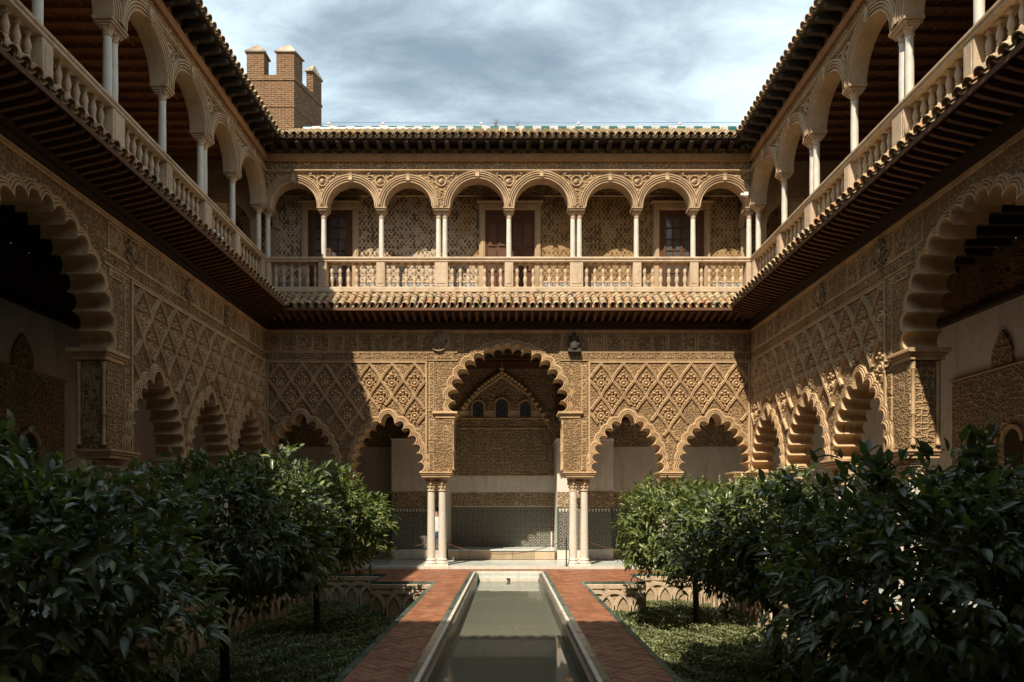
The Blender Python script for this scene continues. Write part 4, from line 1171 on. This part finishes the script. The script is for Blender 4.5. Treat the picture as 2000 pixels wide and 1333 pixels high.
# --- rear wall of the upper gallery of the far wing
Yu = 1.12; pu = lambda p: (p-993)/60.8; zu = lambda p: EYE+(992-p)/60.8
mb = MB(); mb.box(-9.0, 9.0, Yu, Yu+0.25, 8.3, 12.6); mb.build('upper_gallery_wall', 'stencilled_plaster', far)
slab('carved_frieze', -8.9, 8.9, Yu-0.001, 0.04, 11.82, 12.40, 'carved_inner'); slab('moulding', -8.9, 8.9, Yu-0.001, 0.06, 11.76, 11.81, 'arch_stone')
def opening(xa, xb, z1, kind):
    for (a, b) in ((xa-0.20, xa), (xb, xb+0.20)):
        slab('door_surround', a, b, Yu-0.001, 0.09, 8.451, z1, 'arch_stone')
        slab('door_surround', a+0.05, b-0.05, Yu-0.091, 0.02, 8.50, z1-0.01, 'arch_stone')
    slab('door_surround', xa-0.20, xb+0.20, Yu-0.001, 0.11, z1+0.001, z1+0.20, 'arch_stone')
    slab('door_hood', xa-0.27, xb+0.27, Yu-0.001, 0.17, z1+0.202, z1+0.27, 'arch_stone')
    fr = slab(kind, xa+0.002, xb-0.002, Yu-0.001, 0.02, 8.452, z1-0.001, 'door_wood')
    if kind == 'door':
        for c in range(2):
            ws = (xb-xa)/2
            for (za, zb) in ((8.62, 9.2), (9.35, 10.0), (10.15, 10.9), (11.0, z1-0.15)):
                for (fa, fb) in ((0.12, 0.46), (0.54, 0.88)):
                    slab('door_panel', xa+c*ws+ws*fa, xa+c*ws+ws*fb, Yu-0.022, 0.03, za, zb, 'door_wood', fr)
            slab('door_stile', xa+c*ws+0.01, xa+c*ws+0.05, Yu-0.022, 0.04, 8.47, z1-0.02, 'door_wood', fr)
    else:
        x_l, x_r = xa+0.18, xb-0.18
        for c in range(2):
            for i in range(2):
                for j in range(6):
                    ws = (x_r-x_l)/2-0.03; a = x_l+c*((x_r-x_l)/2+0.01)+i*ws/2+0.015; b = a+ws/2-0.035
                    za = 8.95+j*(z1-9.15)/6; zb = za+(z1-9.15)/6-0.045
                    slab('pane', a, b, Yu-0.022, 0.012, za, zb, 'window_glass', fr)
        for c in range(3):
            xx = x_l+c*(x_r-x_l)/2; slab('casement', xx-0.045, xx+0.045, Yu-0.022, 0.045, 8.5, z1-0.05, 'door_wood', fr)
        slab('casement', x_l+0.05, x_r-0.05, Yu-0.022, 0.03, 8.5, 8.93, 'door_wood', fr)
        for c in (0.25, 0.75):
            xx = x_l+c*(x_r-x_l); slab('glazing_bar', xx-0.014, xx+0.014, Yu-0.022, 0.03, 8.94, z1-0.2, 'door_wood', fr)
        for j in range(7):
            za = 8.93+j*(z1-9.15)/6; slab('glazing_bar', x_l+0.05, x_r-0.05, Yu-0.022, 0.034, za-0.014, za+0.014, 'door_wood', fr)
opening(pu(602), pu(689), zu(412), 'window')
opening(pu(948), pu(1044), zu(412), 'door')
opening(pu(1287), pu(1374), zu(412), 'window')
for (xa, xb) in ((-8.6, pu(585)), (pu(705), pu(930)), (pu(1062), pu(1268)), (pu(1392), 8.6)):
    x = xa
    while x < xb-0.05:
        b = min(x+0.28, xb); slab('wall_tile', x+0.002, b-0.002, Yu-0.001, 0.012, 8.455, 8.98, 'blue_tiles'); x = b
    slab('moulding', xa, xb, Yu-0.001, 0.03, 8.985, 9.05, 'sandstone')
# end arches of the upper gallery
for sg in (-1, 1):
    n = 12; xx = sg*7.52
    m_ = MB(); rows = []
    for r_, o_ in ((0.42, 0), (0.42, 0.16), (0.60, 0.16), (0.60, 0)):
        rows.append([(xx+sg*0+o_*sg*-1, 0.62-r_*0.8*math.cos(math.pi*k/n), 10.7+r_*math.sin(math.pi*k/n)) for k in range(n+1)])
    m_.loft(rows); m_.box(xx-0.08, xx+0.08, 1.0, 1.118, 8.46, 10.7); m_.build('transverse_arch', 'arch_stone', far, 40)

# --- rear walls of the side wings
def side_rear(root, s, lbl):
    """s=+1: local x is distance (left wing); s=-1: mirrored (right wing)"""
    X = lambda d: s*d
    def bx(name, d0, d1, y0, y1, z0, z1, mat, c=0.015):
        a, b = sorted((X(d0), X(d1))); m_ = MB(); m_.cbox(a, b, y0, y1, z0, z1, c); return m_.build(name, mat, root)
    bx('gallery_wall', -4.2, 25.2, 3.2, 3.45, -0.1, 7.42, 'white_plaster')
    bx('carved_frieze', 2, 24.0, 3.12, 3.199, 6.30, 7.38, 'carved_wood'); bx('moulding', 2, 24.0, 3.06, 3.199, 6.16, 6.298, 'dark_wood')
    bx('inscription_panel', 2, 24, 3.16, 3.199, 1.80, 2.32, 'carved_inner'); bx('tile_dado', 2, 24, 3.17, 3.199, 0.0, 1.78, 'star_mosaic')
    w = bx('carved_wall', 9.5, 16.2, 3.12, 3.199, 2.33, 4.75, 'carved_inner')
    bx('moulding', 9.45, 16.25, 3.10, 3.199, 4.752, 4.80, 'arch_stone')
    for d in (14.85,) if s > 0 else (14.6,):
        pts = [(X(d)-0.30, 4.802), (X(d)-0.30, 5.1), (X(d)-0.26, 5.22), (X(d)-0.20, 5.32), (X(d)-0.12, 5.44), (X(d), 5.58), (X(d)+0.12, 5.44), (X(d)+0.20, 5.32), (X(d)+0.26, 5.22), (X(d)+0.30, 5.1), (X(d)+0.30, 4.802)]
        m_ = MB(); m_.slab(pts[::-1], 3.14, 3.199); m_.build('finial', 'carved_inner', root)
    for d in (14.95, 14.2, 13.3, 12.5, 11.7):
        n = 12; pts = [(X(d)-0.24, 2.4), (X(d)+0.24, 2.4)]+[(X(d)+0.27*math.cos(math.pi*k/n-0.1), 3.15+0.30*math.sin(math.pi*k/n)) for k in range(n+1)]
        m_ = MB(); m_.slab(pts, 3.10, 3.119); m_.build('niche', 'dark_wood', root)
        m_ = MB(); m_.loft([[(X(d)-r_*math.cos(math.pi*k/n), y_, 3.15+r_*1.1*math.sin(math.pi*k/n)) for k in range(n+1)] for r_, y_ in ((0.25, 3.12), (0.25, 3.05), (0.33, 3.05), (0.33, 3.12))]); m_.build('niche_arch', 'moulded_stucco', root, 40)
    # upper gallery rear wall with tall doorways and a plain arch
    bx('upper_gallery_wall', -2.0, 23.8, 3.0, 3.25, 8.2, 12.6, 'carved_inner')
    bx('moulding', 2, 23.5, 2.94, 2.999, 11.6, 11.72, 'arch_stone')
    for d in (11.0, 14.0, 17.0, 20.0):
        bx('door', d-0.55, d+0.55, 2.95, 2.999, 8.46, 10.9, 'door_wood')
        for q in (-0.72, 0.56): bx('door_surround', d+q, d+q+0.16, 2.91, 2.999, 8.46, 10.9, 'arch_stone')
        bx('door_surround', d-0.75, d+0.75, 2.90, 2.999, 10.902, 11.1, 'arch_stone')
side_rear(left, 1, ''); side_rear(right, -1, '')
for root, s in ((left, 1), (right, -1)):
    # cross wall with an arch where the side gallery meets the far one
    n = 14; xa, xb = 20.98, 21.3
    hw = 1.15; c = 1.65
    pts = [(0.36, 8.46), (c-hw, 8.46), (c-hw, 10.4)]+[(c-hw*math.cos(math.pi*k/n), 10.4+hw*0.75*math.sin(math.pi*k/n)) for k in range(1, n)]+[(c+hw, 10.4), (c+hw, 8.46), (2.99, 8.46), (2.99, 12.44), (0.36, 12.44)]
    m_ = MB(); m_.slab(pts, 0, 0.3)
    m_.v = [(s*(20.9+v[1]), v[0], v[2]) for v in m_.v]
    if s > 0: m_.f = [f[::-1] for f in m_.f]
    m_.build('cross_wall', 'arch_stone', root)

# --- coats of arms and the small dark statue on the lower frieze
def crest(root, x, z, mat='carved_stucco', sc=1.0, name='coat_of_arms'):
    m_ = MB()
    pts = [(-0.17, 0.20), (-0.17, -0.02), (-0.12, -0.14), (0, -0.22), (0.12, -0.14), (0.17, -0.02), (0.17, 0.20)]
    m_.slab([(x+a*sc, z+b*sc) for a, b in pts], -0.07, -0.018)
    m_.slab([(x+a*sc*0.7, z+b*sc*0.7) for a, b in pts], -0.095, -0.071)
    for a in range(3): m_.ball((x+(a-1)*0.10*sc, -0.05, z+0.26*sc), 0.05*sc, 7, 4)
    m_.ball((x, -0.06, z+0.33*sc), 0.05*sc, 7, 4)
    for k in range(10):
        t = math.pi*(1.1+0.8*k/9) if True else 0
        m_.ball((x+0.22*sc*math.cos(math.pi*k/4.5), -0.035, z+0.23*sc*math.sin(math.pi*k/4.5)), 0.045*sc, 6, 4)
    m_.tube([(x-0.26*sc, -0.05, z-0.12*sc), (x-0.14*sc, -0.07, z-0.26*sc), (x, -0.07, z-0.30*sc), (x+0.14*sc, -0.07, z-0.26*sc), (x+0.26*sc, -0.05, z-0.12*sc)], 0.028*sc, 6)
    return m_.build(name, mat, root, 40)
crest(far, px(857), EYE+(992-668)/64.09, 'carved_inner')
st = MB(); sx = px(1121); sz = EYE+(992-690)/64.09
st.box(sx-0.19, sx+0.19, -0.20, -0.03, sz, sz+0.10)
st.lathe([(0.13, 0.10), (0.15, 0.2), (0.11, 0.33), (0.12, 0.42), (0.06, 0.47), (0.065, 0.52), (0.05, 0.58), (0.0, 0.62)], 10, (sx, -0.12, sz))
st.ball((sx-0.11, -0.13, sz+0.25), 0.07, 7, 5); st.ball((sx+0.11, -0.14, sz+0.22), 0.08, 7, 5); st.ball((sx+0.05, -0.2, sz+0.36), 0.045, 7, 5); st.box(sx-0.15, sx+0.15, -0.04, -0.018, sz+0.1, sz+0.5)
st.build('statue', 'dark_statue', far, 45)
for d, z in ((13.35, 6.76), (15.75, 6.76), (17.9, 6.76)): crest(left, d, z, 'carved_inner', 0.8)
for d, z in ((13.5, 6.78), (16.1, 6.76)): crest(right, -d, z, 'carved_inner', 0.85)

# --- the ridge of the far roof: green and white glazed crest tiles
yr, zr = 2.6, 12.83+0.6*(0.56+2.6)
pitch = 0.29
m_ = MB(); m_.add([(x, y, z) for x in (0, pitch-0.004) for y, z in ((-0.13, -0.13), (-0.11, 0.0), (-0.05, 0.075), (0.05, 0.075), (0.11, 0.0), (0.13, -0.13))], [(0,1,7,6),(1,2,8,7),(2,3,9,8),(3,4,10,9),(4,5,11,10),(5,4,3,2,1,0),(6,7,8,9,10,11)])
RW = m_.mesh('ridge_tile', 'ridge_white'); RG = m_.mesh('ridge_tile', 'ridge_green')
x = -7.0; k = 0
while x < 9.0:
    inst('ridge_tile', RW if k % 2 else RG, far, (x, yr, zr+0.03)); x += pitch; k += 1
tl = []
for i in range(60):
    x = -7.0+i*0.235
    for r_ in range(1, 9):
        d = 0.70-r_*0.36*math.cos(ang2_) if False else 0.70-r_*0.36*0.857
        tl.append(((x, -d, 12.73+r_*0.36*0.515), math.atan2(0.6, 1.0)-0.02))
tile_join('roof_tiles', far, tl)
m_ = MB()
for i in range(14):
    pass
# lamps standing on the ridge
lampm = MB(); lampm.tube([(0,0,0),(0,0,0.10)], 0.02); lampm.lathe([(0.04,0.07),(0.065,0.09),(0.055,0.13),(0.02,0.14)], 10); lampm.box(-0.16,0.16,-0.03,0.03,0.0,0.025)
LM = lampm.mesh('ridge_lamp', 'white_paint', 40)
for i, (p, lb) in enumerate(((643, 'small white lamp on the roof ridge right beside the brick tower'), (748, 'second small white lamp on the roof ridge from the tower'), (940, 'small white lamp on the roof ridge just left of its middle'), (1130, 'small white lamp on the roof ridge right of centre'), (1328, 'small white lamp on the roof ridge nearest the right wing'))):
    o = bpy.data.objects.new('ridge_lamp', LM); COL.objects.link(o); o.location = ((p-993)/1333*(D+yr), D+yr, zr+0.105)
    o['label'] = lb; o['category'] = 'lamp'; o['group'] = 'lamps along the roof ridge'
m_ = MB(); m_.tube([(-6.2, D+yr, zr+0.26), (-2, D+yr, zr+0.235), (2, D+yr, zr+0.24), (8, D+yr, zr+0.26)], 0.006, 4)
o = m_.build('wire', 'dark_metal'); o['label'] = 'thin wire stretched above the green and white roof ridge'; o['category'] = 'wire'
# floodlight on the right end of the upper arcade
fl = thing('floodlight', 'small white floodlight fixed at the right end of the upper arcade', 'floodlight', (px(1452), D-0.02, EYE+(992-386)/64.09))
m_ = MB(); m_.box(-0.06, 0.07, -0.22, -0.10, -0.05, 0.06); m_.build('housing', 'white_paint', fl)
m_ = MB(); m_.box(-0.15, -0.075, -0.20, -0.12, -0.03, 0.035); m_.build('camera_head', 'white_paint', fl)
m_ = MB(); m_.tube([(0.0, 0.02, 0.0), (0.0, -0.10, 0.0)], 0.025); m_.tube([(-0.12, -0.18, 0.0), (-0.09, -0.18, 0.0)], 0.02); m_.build('bracket', 'dark_metal', fl)

# ------------------------------------------------------------------ near wing behind the viewer (out of the picture, it casts the near shadow)
near = thing('palace_wing', 'near wing whose tall middle arch frames the viewpoint', 'building', (0, 1.0, 0), R(180))
wing(near, -HW, HW, [('s', -6.33), ('s', -3.67), ('b', 0.0), ('s', 3.67), ('s', 6.33)], [(-7.38, False), (-5.5, False), (-3.8, False), (-1.95, True), (0, False), (1.95, True), (3.8, False), (5.5, False), (7.38, False)], ua_far, lambda x, m=0: False, depth=4.15, udepth=1.12)
m_ = MB(); m_.box(-10.6, 10.6, 3.95, 4.2, 0, 7.42); m_.build('gallery_wall', 'white_plaster', near)
m_ = MB(); m_.box(-9.0, 9.0, 1.12, 1.37, 8.3, 12.6); m_.build('upper_gallery_wall', 'stencilled_plaster', near)

# ------------------------------------------------------------------ THE BRICK TOWER
tw = thing('brick_tower', 'crenellated brick tower rising behind the far left corner of the roof', 'tower', (0, 0, 0))
P0, P1, P2 = Vector((-11.5, 30)), Vector((-9.42, 30)), Vector((-8.77, 32.03)); P3 = Vector((-11.5, 32.03))
def prism(plan, z0, z1, ins=0.0):
    c = sum(plan, Vector((0, 0)))/len(plan); pl = [p+(p-c).normalized()*(-ins) for p in plan]; n = len(pl)
    mb = MB(); mb.add([(p.x, p.y, z0) for p in pl]+[(p.x, p.y, z1) for p in pl], [tuple(range(n-1, -1, -1)), tuple(range(n, 2*n))]+[(i, (i+1) % n, (i+1) % n+n, i+n) for i in range(n)]); return mb
zt = lambda p: EYE+(992-p)/1333*30
prism([P0, P1, P2, P3], -1.3, zt(157)-0.001).build('shaft', 'tower_brick', tw)
prism([P0, P1, P2, P3], zt(158), zt(153), -0.05).build('string_course', 'tower_brick', tw)
prism([P0, P1, P2, P3], zt(210), zt(208), -0.03).build('string_course', 'tower_brick', tw)
prism([P0, P1, P2, P3], zt(152.9), zt(147)).build('parapet', 'tower_brick', tw)
ux = Vector((1, 0)); us = (P2-P1).normalized(); 
def merlon(a, b, c, d):
    m1 = prism([a, b, c, d], zt(147)+0.001, zt(103)); o = m1.build('merlon', 'tower_brick', tw)
    ce = (a+b+c+d)/4; z0 = zt(103); e = [p+(p-ce).normalized()*0.10 for p in (a, b, c, d)]; t_ = [ce+(p-ce)*0.18 for p in (a, b, c, d)]
    m_ = MB(); m_.add([(p.x, p.y, z0+0.001) for p in e]+[(p.x, p.y, z0+0.05) for p in e]+[(p.x, p.y, z0+0.50) for p in t_], [(3,2,1,0)]+[(i, (i+1) % 4, (i+1) % 4+4, i+4) for i in range(4)]+[(i+4, (i+1) % 4+4, (i+1) % 4+8, i+8) for i in range(4)]+[(8,9,10,11)])
    m_.build('merlon_cap', 'merlon_lime', o)
dv = us*0.62
merlon(P0, P0+ux*0.76, P0+ux*0.76+Vector((0, 0.6)), P0+Vector((0, 0.6)))
merlon(P1-ux*0.78, P1, P1+dv, P1-ux*0.78+dv)
merlon(P2-us*0.7-ux*0.3, P2-us*0.7, P2, P2-ux*0.3)

# ------------------------------------------------------------------ ORANGE TREES
def leaf_cloud(n, cx, cy, cz, rx, ry, rz, seed, size=0.125, wid=0.40, shell=0.42, extra=None):
    """positions and frames of the leaves: clustered on shoots that droop outward"""
    rg = np.random.default_rng(seed)
    ns = n//9
    d = rg.normal(size=(ns, 3)); d /= np.linalg.norm(d, axis=1)[:, None]
    lump = 0.97+0.11*np.sin(d[:, 0]*5+seed)+0.10*np.sin(d[:, 1]*7+1.3*seed)*np.cos(d[:, 2]*6)+0.07*np.sin(d[:, 0]*13+d[:, 2]*11+seed)+0.10*rg.normal(size=ns)
    rad = (1-shell*rg.random(ns)**2.2)*lump
    c = d*rad[:, None]*np.array([rx, ry, rz])
    low = c[:, 2] < -0.66*rz; c[low, 2] = -0.60*rz+0.17*rg.normal(size=low.sum())
    c += np.array([cx, cy, cz])
    if extra is not None: c = np.vstack([c, extra]); d = np.vstack([d, np.tile([0, 0, 1.0], (len(extra), 1))]); ns = len(c)
    k = 9
    P = np.repeat(c, k, 0); Dr = np.repeat(d, k, 0)
    P = P+rg.normal(size=P.shape)*0.055
    az = rg.normal(size=P.shape)*0.75+Dr*1.0+np.array([0, 0, -0.30])
    ax = az/np.linalg.norm(az, axis=1)[:, None]
    up = Dr*0.8+np.array([0, 0, 0.9])+rg.normal(size=P.shape)*0.35
    sd = np.cross(ax, up); sd /= np.linalg.norm(sd, axis=1)[:, None]+1e-9
    nr = np.cross(sd, ax)
    L = size*(0.65+0.6*rg.random(len(P)))
    return P, ax, sd, nr, L, wid
LV = np.array([(0,0,0),(0.30,0.42,0.05),(0.30,0,-0.03),(0.30,-0.42,0.05),(0.70,0.34,-0.01),(0.72,0,-0.09),(0.70,-0.34,-0.01),(1.0,0,-0.20)])
LF = [(0,2,1),(0,3,2),(1,2,5,4),(2,3,6,5),(4,5,7),(5,6,7)]
def leaf_mesh(name, P, ax, sd, nr, L, wid, mat):
    n = len(P)
    v = P[:, None, :] + L[:, None, None]*(LV[None, :, 0:1]*ax[:, None, :]+LV[None, :, 1:2]*wid*sd[:, None, :]+LV[None, :, 2:3]*nr[:, None, :])
    v = v.reshape(-1, 3)
    base = (np.arange(n)*8)[:, None]
    fi = np.concatenate([np.array(f) for f in LF]); idx = (base+fi[None, :]).ravel()
    fn = np.tile(np.array([len(f) for f in LF]), n)
    me = np_mesh(name, v, fn, idx, mat); me.polygons.foreach_set('use_smooth', [True]*len(me.polygons)); return me
one = MB(); one.add([tuple(p*np.array([1, 0.40, 1])) for p in LV], LF)
LEAFM = one.mesh('leaf', 'orange_leaf', 80)

def orange_tree(label, tx, ty, c, r, seed, n, mat='orange_leaf', near=False, size=0.125, extra=None):
    t = thing('orange_tree', label, 'tree', (tx, ty, -1.05), 0, 'orange trees in the sunken garden beds')
    cx, cy, cz = c[0]-tx, c[1]-ty, c[2]+1.05
    m_ = MB(); top = (cx*0.4, cy*0.4, cz-r[2]*0.55)
    m_.tube([(0, 0, -0.2), (0.02, 0.01, 0.4), (-0.01, 0.0, (cz-r[2]*0.5)*0.7), top], [0.085, 0.07, 0.062, 0.07], 10)
    rg = random.Random(seed)
    for k in range(9):
        a = 2*math.pi*k/9+rg.random(); q = (cx+r[0]*0.72*math.cos(a), cy+r[1]*0.72*math.sin(a), cz+r[2]*rg.uniform(-0.35, 0.65))
        mid = ((top[0]+q[0])/2+rg.uniform(-.1,.1), (top[1]+q[1])/2+rg.uniform(-.1,.1), (top[2]+q[2])/2+rg.uniform(-0.1, 0.05))
        m_.tube([top, mid, q], [0.045, 0.028, 0.010], 6)
    m_.build('trunk', 'bark', t, 60)
    ex = None if extra is None else np.array(extra)-np.array([tx, ty, -1.05])
    P, ax, sd, nr, L, wid = leaf_cloud(n, cx, cy, cz, r[0], r[1], r[2], seed, size, extra=ex)
    keep = np.ones(len(P), bool)
    if near:   # the leaves that show largest are pieces of their own
        wp = P+np.array([tx, ty, -1.05]); q = (P-np.array([cx, cy, cz]))/np.array(r)
        rad = np.linalg.norm(q, axis=1); vd = wp-np.array([0, 0, EYE]); dist = np.linalg.norm(vd, axis=1)
        face = -(q*vd).sum(1)/dist/np.maximum(rad, .1)
        ok = (np.abs(wp[:, 0]/wp[:, 1]) < 0.745) & (face > 0.1)
        sc = np.where(ok, rad*L/dist, 0); pick = np.argsort(-sc)[:300]; keep[pick] = False
        for i in pick:
            mt = Matrix(((ax[i][0], sd[i][0], nr[i][0], P[i][0]), (ax[i][1], sd[i][1], nr[i][1], P[i][1]), (ax[i][2], sd[i][2], nr[i][2], P[i][2]), (0, 0, 0, 1)))
            o = bpy.data.objects.new('leaf', LEAFM); COL.objects.link(o); o.parent = t; o.matrix_local = mt @ Matrix.Scale(float(L[i]), 4)
    me = leaf_mesh('crown', P[keep], ax[keep], sd[keep], nr[keep], L[keep], wid, mat)
    o = bpy.data.objects.new('crown', me); COL.objects.link(o); o.parent = t; o['kind'] = 'stuff'
    return t
def shoot(x, y, z, h, lean, k=7):
    return [(x+lean*t/k, y, z+h*t/k) for t in range(k)]
orange_tree('nearest orange tree on the left, broad dark crown cut by the left edge', -4.35, 5.4, (-4.12, 5.5, 1.10), (1.38, 1.3, 1.17), 3, 8000, near=True, size=0.165, extra=shoot(-4.0, 5.3, 2.0, 0.25, -0.1))
orange_tree('middle orange tree on the left, its dark trunk rising beside the left walkway', -4.17, 10.0, (-3.98, 10.1, 1.38), (1.27, 1.2, 1.16), 5, 8500, near=True, size=0.155)
orange_tree('farthest orange tree on the left, smaller crown partly in sun', -4.17, 14.8, (-3.85, 14.7, 1.42), (1.28, 1.2, 1.15), 8, 9500, 'orange_leaf_young', size=0.14)
orange_tree('nearest orange tree on the right, big dark crown with a long shoot on top', 4.30, 6.0, (3.84, 6.0, 1.04), (1.36, 1.3, 1.12), 11, 8500, near=True, size=0.165, extra=shoot(4.02, 5.9, 2.0, 0.45, 0.05, 9)+shoot(3.2, 5.8, 1.95, 0.22, -0.15))
orange_tree('middle orange tree on the right, half in sun behind the nearest crown', 4.17, 10.6, (3.90, 10.6, 1.18), (1.24, 1.2, 0.98), 13, 8500, near=True, size=0.155)
orange_tree('farthest orange tree on the right, bright green crown in full sun', 4.17, 15.2, (3.85, 15.0, 1.22), (1.36, 1.25, 1.12), 17, 10000, 'orange_leaf_young', size=0.14)

# ------------------------------------------------------------------ GROUND COVER of the beds
def cover(n, sg, seed):
    rg = np.random.default_rng(seed)
    y = YN+1.5+(YE2-YN-1.6)*rg.random(n)**0.9; x = BX0+0.06+(BX1-BX0-0.18)*rg.random(n)
    bad = (y > YE-0.15) & (x < PX+0.1); y[bad] -= 2.2*rg.random(bad.sum())+0.25
    hgt = 0.07+0.19*(0.5+0.5*np.sin(x*2.3+seed)*np.cos(y*1.7))+0.05*np.sin(x*7+y*5)
    z = -1.05+hgt*rg.random(n)**0.35+0.02
    P = np.stack([sg*x, y, z], 1)
    a = rg.random(n)*2*math.pi
    ax = np.stack([np.cos(a), np.sin(a), 0.2+0.9*rg.random(n)], 1); ax /= np.linalg.norm(ax, axis=1)[:, None]
    sd = np.stack([-np.sin(a), np.cos(a), 0.4*rg.normal(size=n)], 1); sd /= np.linalg.norm(sd, axis=1)[:, None]
    L = (0.028+0.060*rg.random(n)**2)[:, None]
    v = np.stack([P, P+ax*L*0.5+sd*L*0.33, P+ax*L, P+ax*L*0.5-sd*L*0.33], 1).reshape(-1, 3)
    me = np_mesh('ground_cover', v, np.full(n, 4), np.arange(4*n), 'cover_leaf')
    o = bpy.data.objects.new('ground_cover', me); COL.objects.link(o); o['kind'] = 'stuff'
    o['label'] = 'low green ground cover filling the %s sunken garden bed' % ('left' if sg < 0 else 'right'); o['category'] = 'ground cover'
cover(190000, -1, 2); cover(190000, 1, 4)

# ------------------------------------------------------------------ ROPES, POSTS, PERSON, WEEDS
def sag(p, q, s, n=10):
    p, q = Vector(p), Vector(q); return [tuple(p.lerp(q, t/n)+Vector((0, 0, -4*s*(t/n)*(1-t/n)))) for t in range(n+1)]
for (p, q, s, lb) in (((-2.05, 21.2, 0.72), (1.72, 21.6, 0.72), 0.40, 'thin red rope sagging across the tall middle arch'),
                      ((-4.4, 21.3, 0.45), (-2.45, 21.2, 0.72), 0.10, 'thin red rope left of the left pair of marble columns'),
                      ((2.5, 21.2, 0.72), (4.6, 21.3, 0.66), 0.22, 'thin red rope right of the right pair of marble columns')):
    m_ = MB(); m_.tube(sag(p, q, s), 0.011, 5); o = m_.build('barrier_rope', 'rope_red'); o['label'] = lb; o['category'] = 'rope'; o['group'] = 'ropes across the arches'
for (x, y, lb, h, mt) in ((1.76, 20.75, 'thin dark post standing against the right pair of marble columns', 0.86, 'dark_metal'), (1.45, 23.0, 'slim pale post on the stone bench at the right of the tall arch', 0.62, 'white_paint')):
    t = thing('barrier_post', lb, 'post', (x, y, 0 if h > 0.7 else 0.352))
    m_ = MB(); m_.lathe([(0.02, 0), (0.02, h)], 8); m_.build('post', mt, t); m_ = MB(); m_.lathe([(0.07 if h > .7 else 0.04, 0), (0.07 if h > .7 else .04, 0.012), (0.022, 0.02)], 12); m_.build('foot', mt, t)

def person(label, x, y, rz, shirt, z=0.0):
    t = thing('person', label, 'person', (x, y, z), rz)
    vs = [(0,0,0.93),(0,0,1.15),(0,0,1.38),(0,0,1.48),(0,-0.01,1.60),(0,0,1.70),
          (0.09,0,0.86),(0.10,-0.01,0.48),(0.10,0.02,0.09),(0.10,-0.13,0.03),
          (-0.09,0,0.86),(-0.10,0.03,0.48),(-0.11,0.08,0.09),(-0.11,-0.07,0.03),
          (0.18,0,1.38),(0.23,0.02,1.12),(0.22,-0.07,0.88),(0.22,-0.10,0.80),
          (-0.18,0,1.38),(-0.24,0.02,1.12),(-0.22,-0.05,0.88),(-0.22,-0.08,0.80)]
    es = [(0,1),(1,2),(2,3),(3,4),(4,5),(0,6),(6,7),(7,8),(8,9),(0,10),(10,11),(11,12),(12,13),(2,14),(14,15),(15,16),(16,17),(2,18),(18,19),(19,20),(20,21)]
    rr = [(.15,.11),(.14,.10),(.15,.10),(.055,.055),(.085,.10),(.075,.09),(.085,.085),(.058,.058),(.042,.042),(.035,.03),(.085,.085),(.058,.058),(.042,.042),(.035,.03),(.055,.055),(.042,.042),(.03,.03),(.032,.02),(.055,.055),(.042,.042),(.03,.03),(.032,.02)]
    me = bpy.data.meshes.new('body'); me.from_pydata(vs, es, []); o = bpy.data.objects.new('body', me); COL.objects.link(o); o.parent = t
    for m_ in (shirt, 'blue_cloth', 'skin_tone'): me.materials.append(M[m_])
    md = o.modifiers.new('skin', 'SKIN'); me.skin_vertices.new() if not me.skin_vertices else None
    for i, (a, b) in enumerate(rr): me.skin_vertices[0].data[i].radius = (a, b)
    me.skin_vertices[0].data[0].use_root = True
    o.modifiers.new('smooth', 'SUBSURF').levels = 2; o.modifiers['smooth'].render_levels = 2
    dg = bpy.context.evaluated_depsgraph_get(); me2 = bpy.data.meshes.new_from_object(o.evaluated_get(dg)); o.modifiers.clear(); o.data = me2
    me2.materials.clear()
    for m_ in (shirt, 'blue_cloth', 'skin_tone'): me2.materials.append(M[m_])
    for p in me2.polygons:
        z_ = p.center.z; arm = abs(p.center.x) > 0.18
        p.material_index = 2 if z_ > 1.46 or (arm and z_ < 1.1) else (1 if z_ < 0.98 else 0); p.use_smooth = True
    h = MB(); h.ball((0, 0.02, 1.68), 0.108, 12, 8); h.build('hair', 'hair_dark', t, 60)
person('person in a white shirt and blue trousers half hidden behind the left pair of columns', -2.36, 22.6, R(20), 'shirt_cloth')

def weeds(label, x, y, z, n, h, seed):
    rg = random.Random(seed); t = MB()
    for k in range(n):
        a = rg.random()*6.28; d = rg.uniform(0.2, 0.9)*h*0.6
        t.tube([(0, 0, 0), (d*0.4*math.cos(a), d*0.4*math.sin(a), h*0.6*rg.uniform(.6, 1)), (d*math.cos(a), d*math.sin(a), h*rg.uniform(.6, 1.1))], [0.005, 0.004, 0.002], 4)
    o = t.build('dry_weed', 'dry_stem'); o.location = (x, y, z); o['label'] = label; o['category'] = 'weed'; o['group'] = 'dry weeds growing between the roof tiles'
weeds('dry weed sprouting from the left half of the roof ridge', (968-993)/1333*23.4, D+2.55, zr+0.05, 14, 0.35, 1)
weeds('tall dry weed on the roof ridge just right of centre', (1010-993)/1333*23.4, D+2.55, zr+0.05, 9, 0.30, 2)
weeds('tangle of dry stems hanging on the right balcony near the doubled columns', 6.85, 13.3, 8.05, 16, 0.6, 3)
weeds('dry stems on the right balcony farther along, toward the corner', 6.85, 14.9, 8.05, 12, 0.45, 4)
weeds('tuft of dry stems at the foot of the near right balusters', 6.75, 11.6, 8.0, 12, 0.35, 5)
weeds('dry tuft between the tiles under the middle of the far balcony', 0.9, D-0.15, 8.22, 12, 0.2, 6)
weeds('dry tuft between the tiles under the left part of the far balcony', -4.1, D-0.15, 8.22, 12, 0.2, 7)
print('objects', len(bpy.data.objects), 'tris', sum(len(m.polygons) for m in bpy.data.meshes))
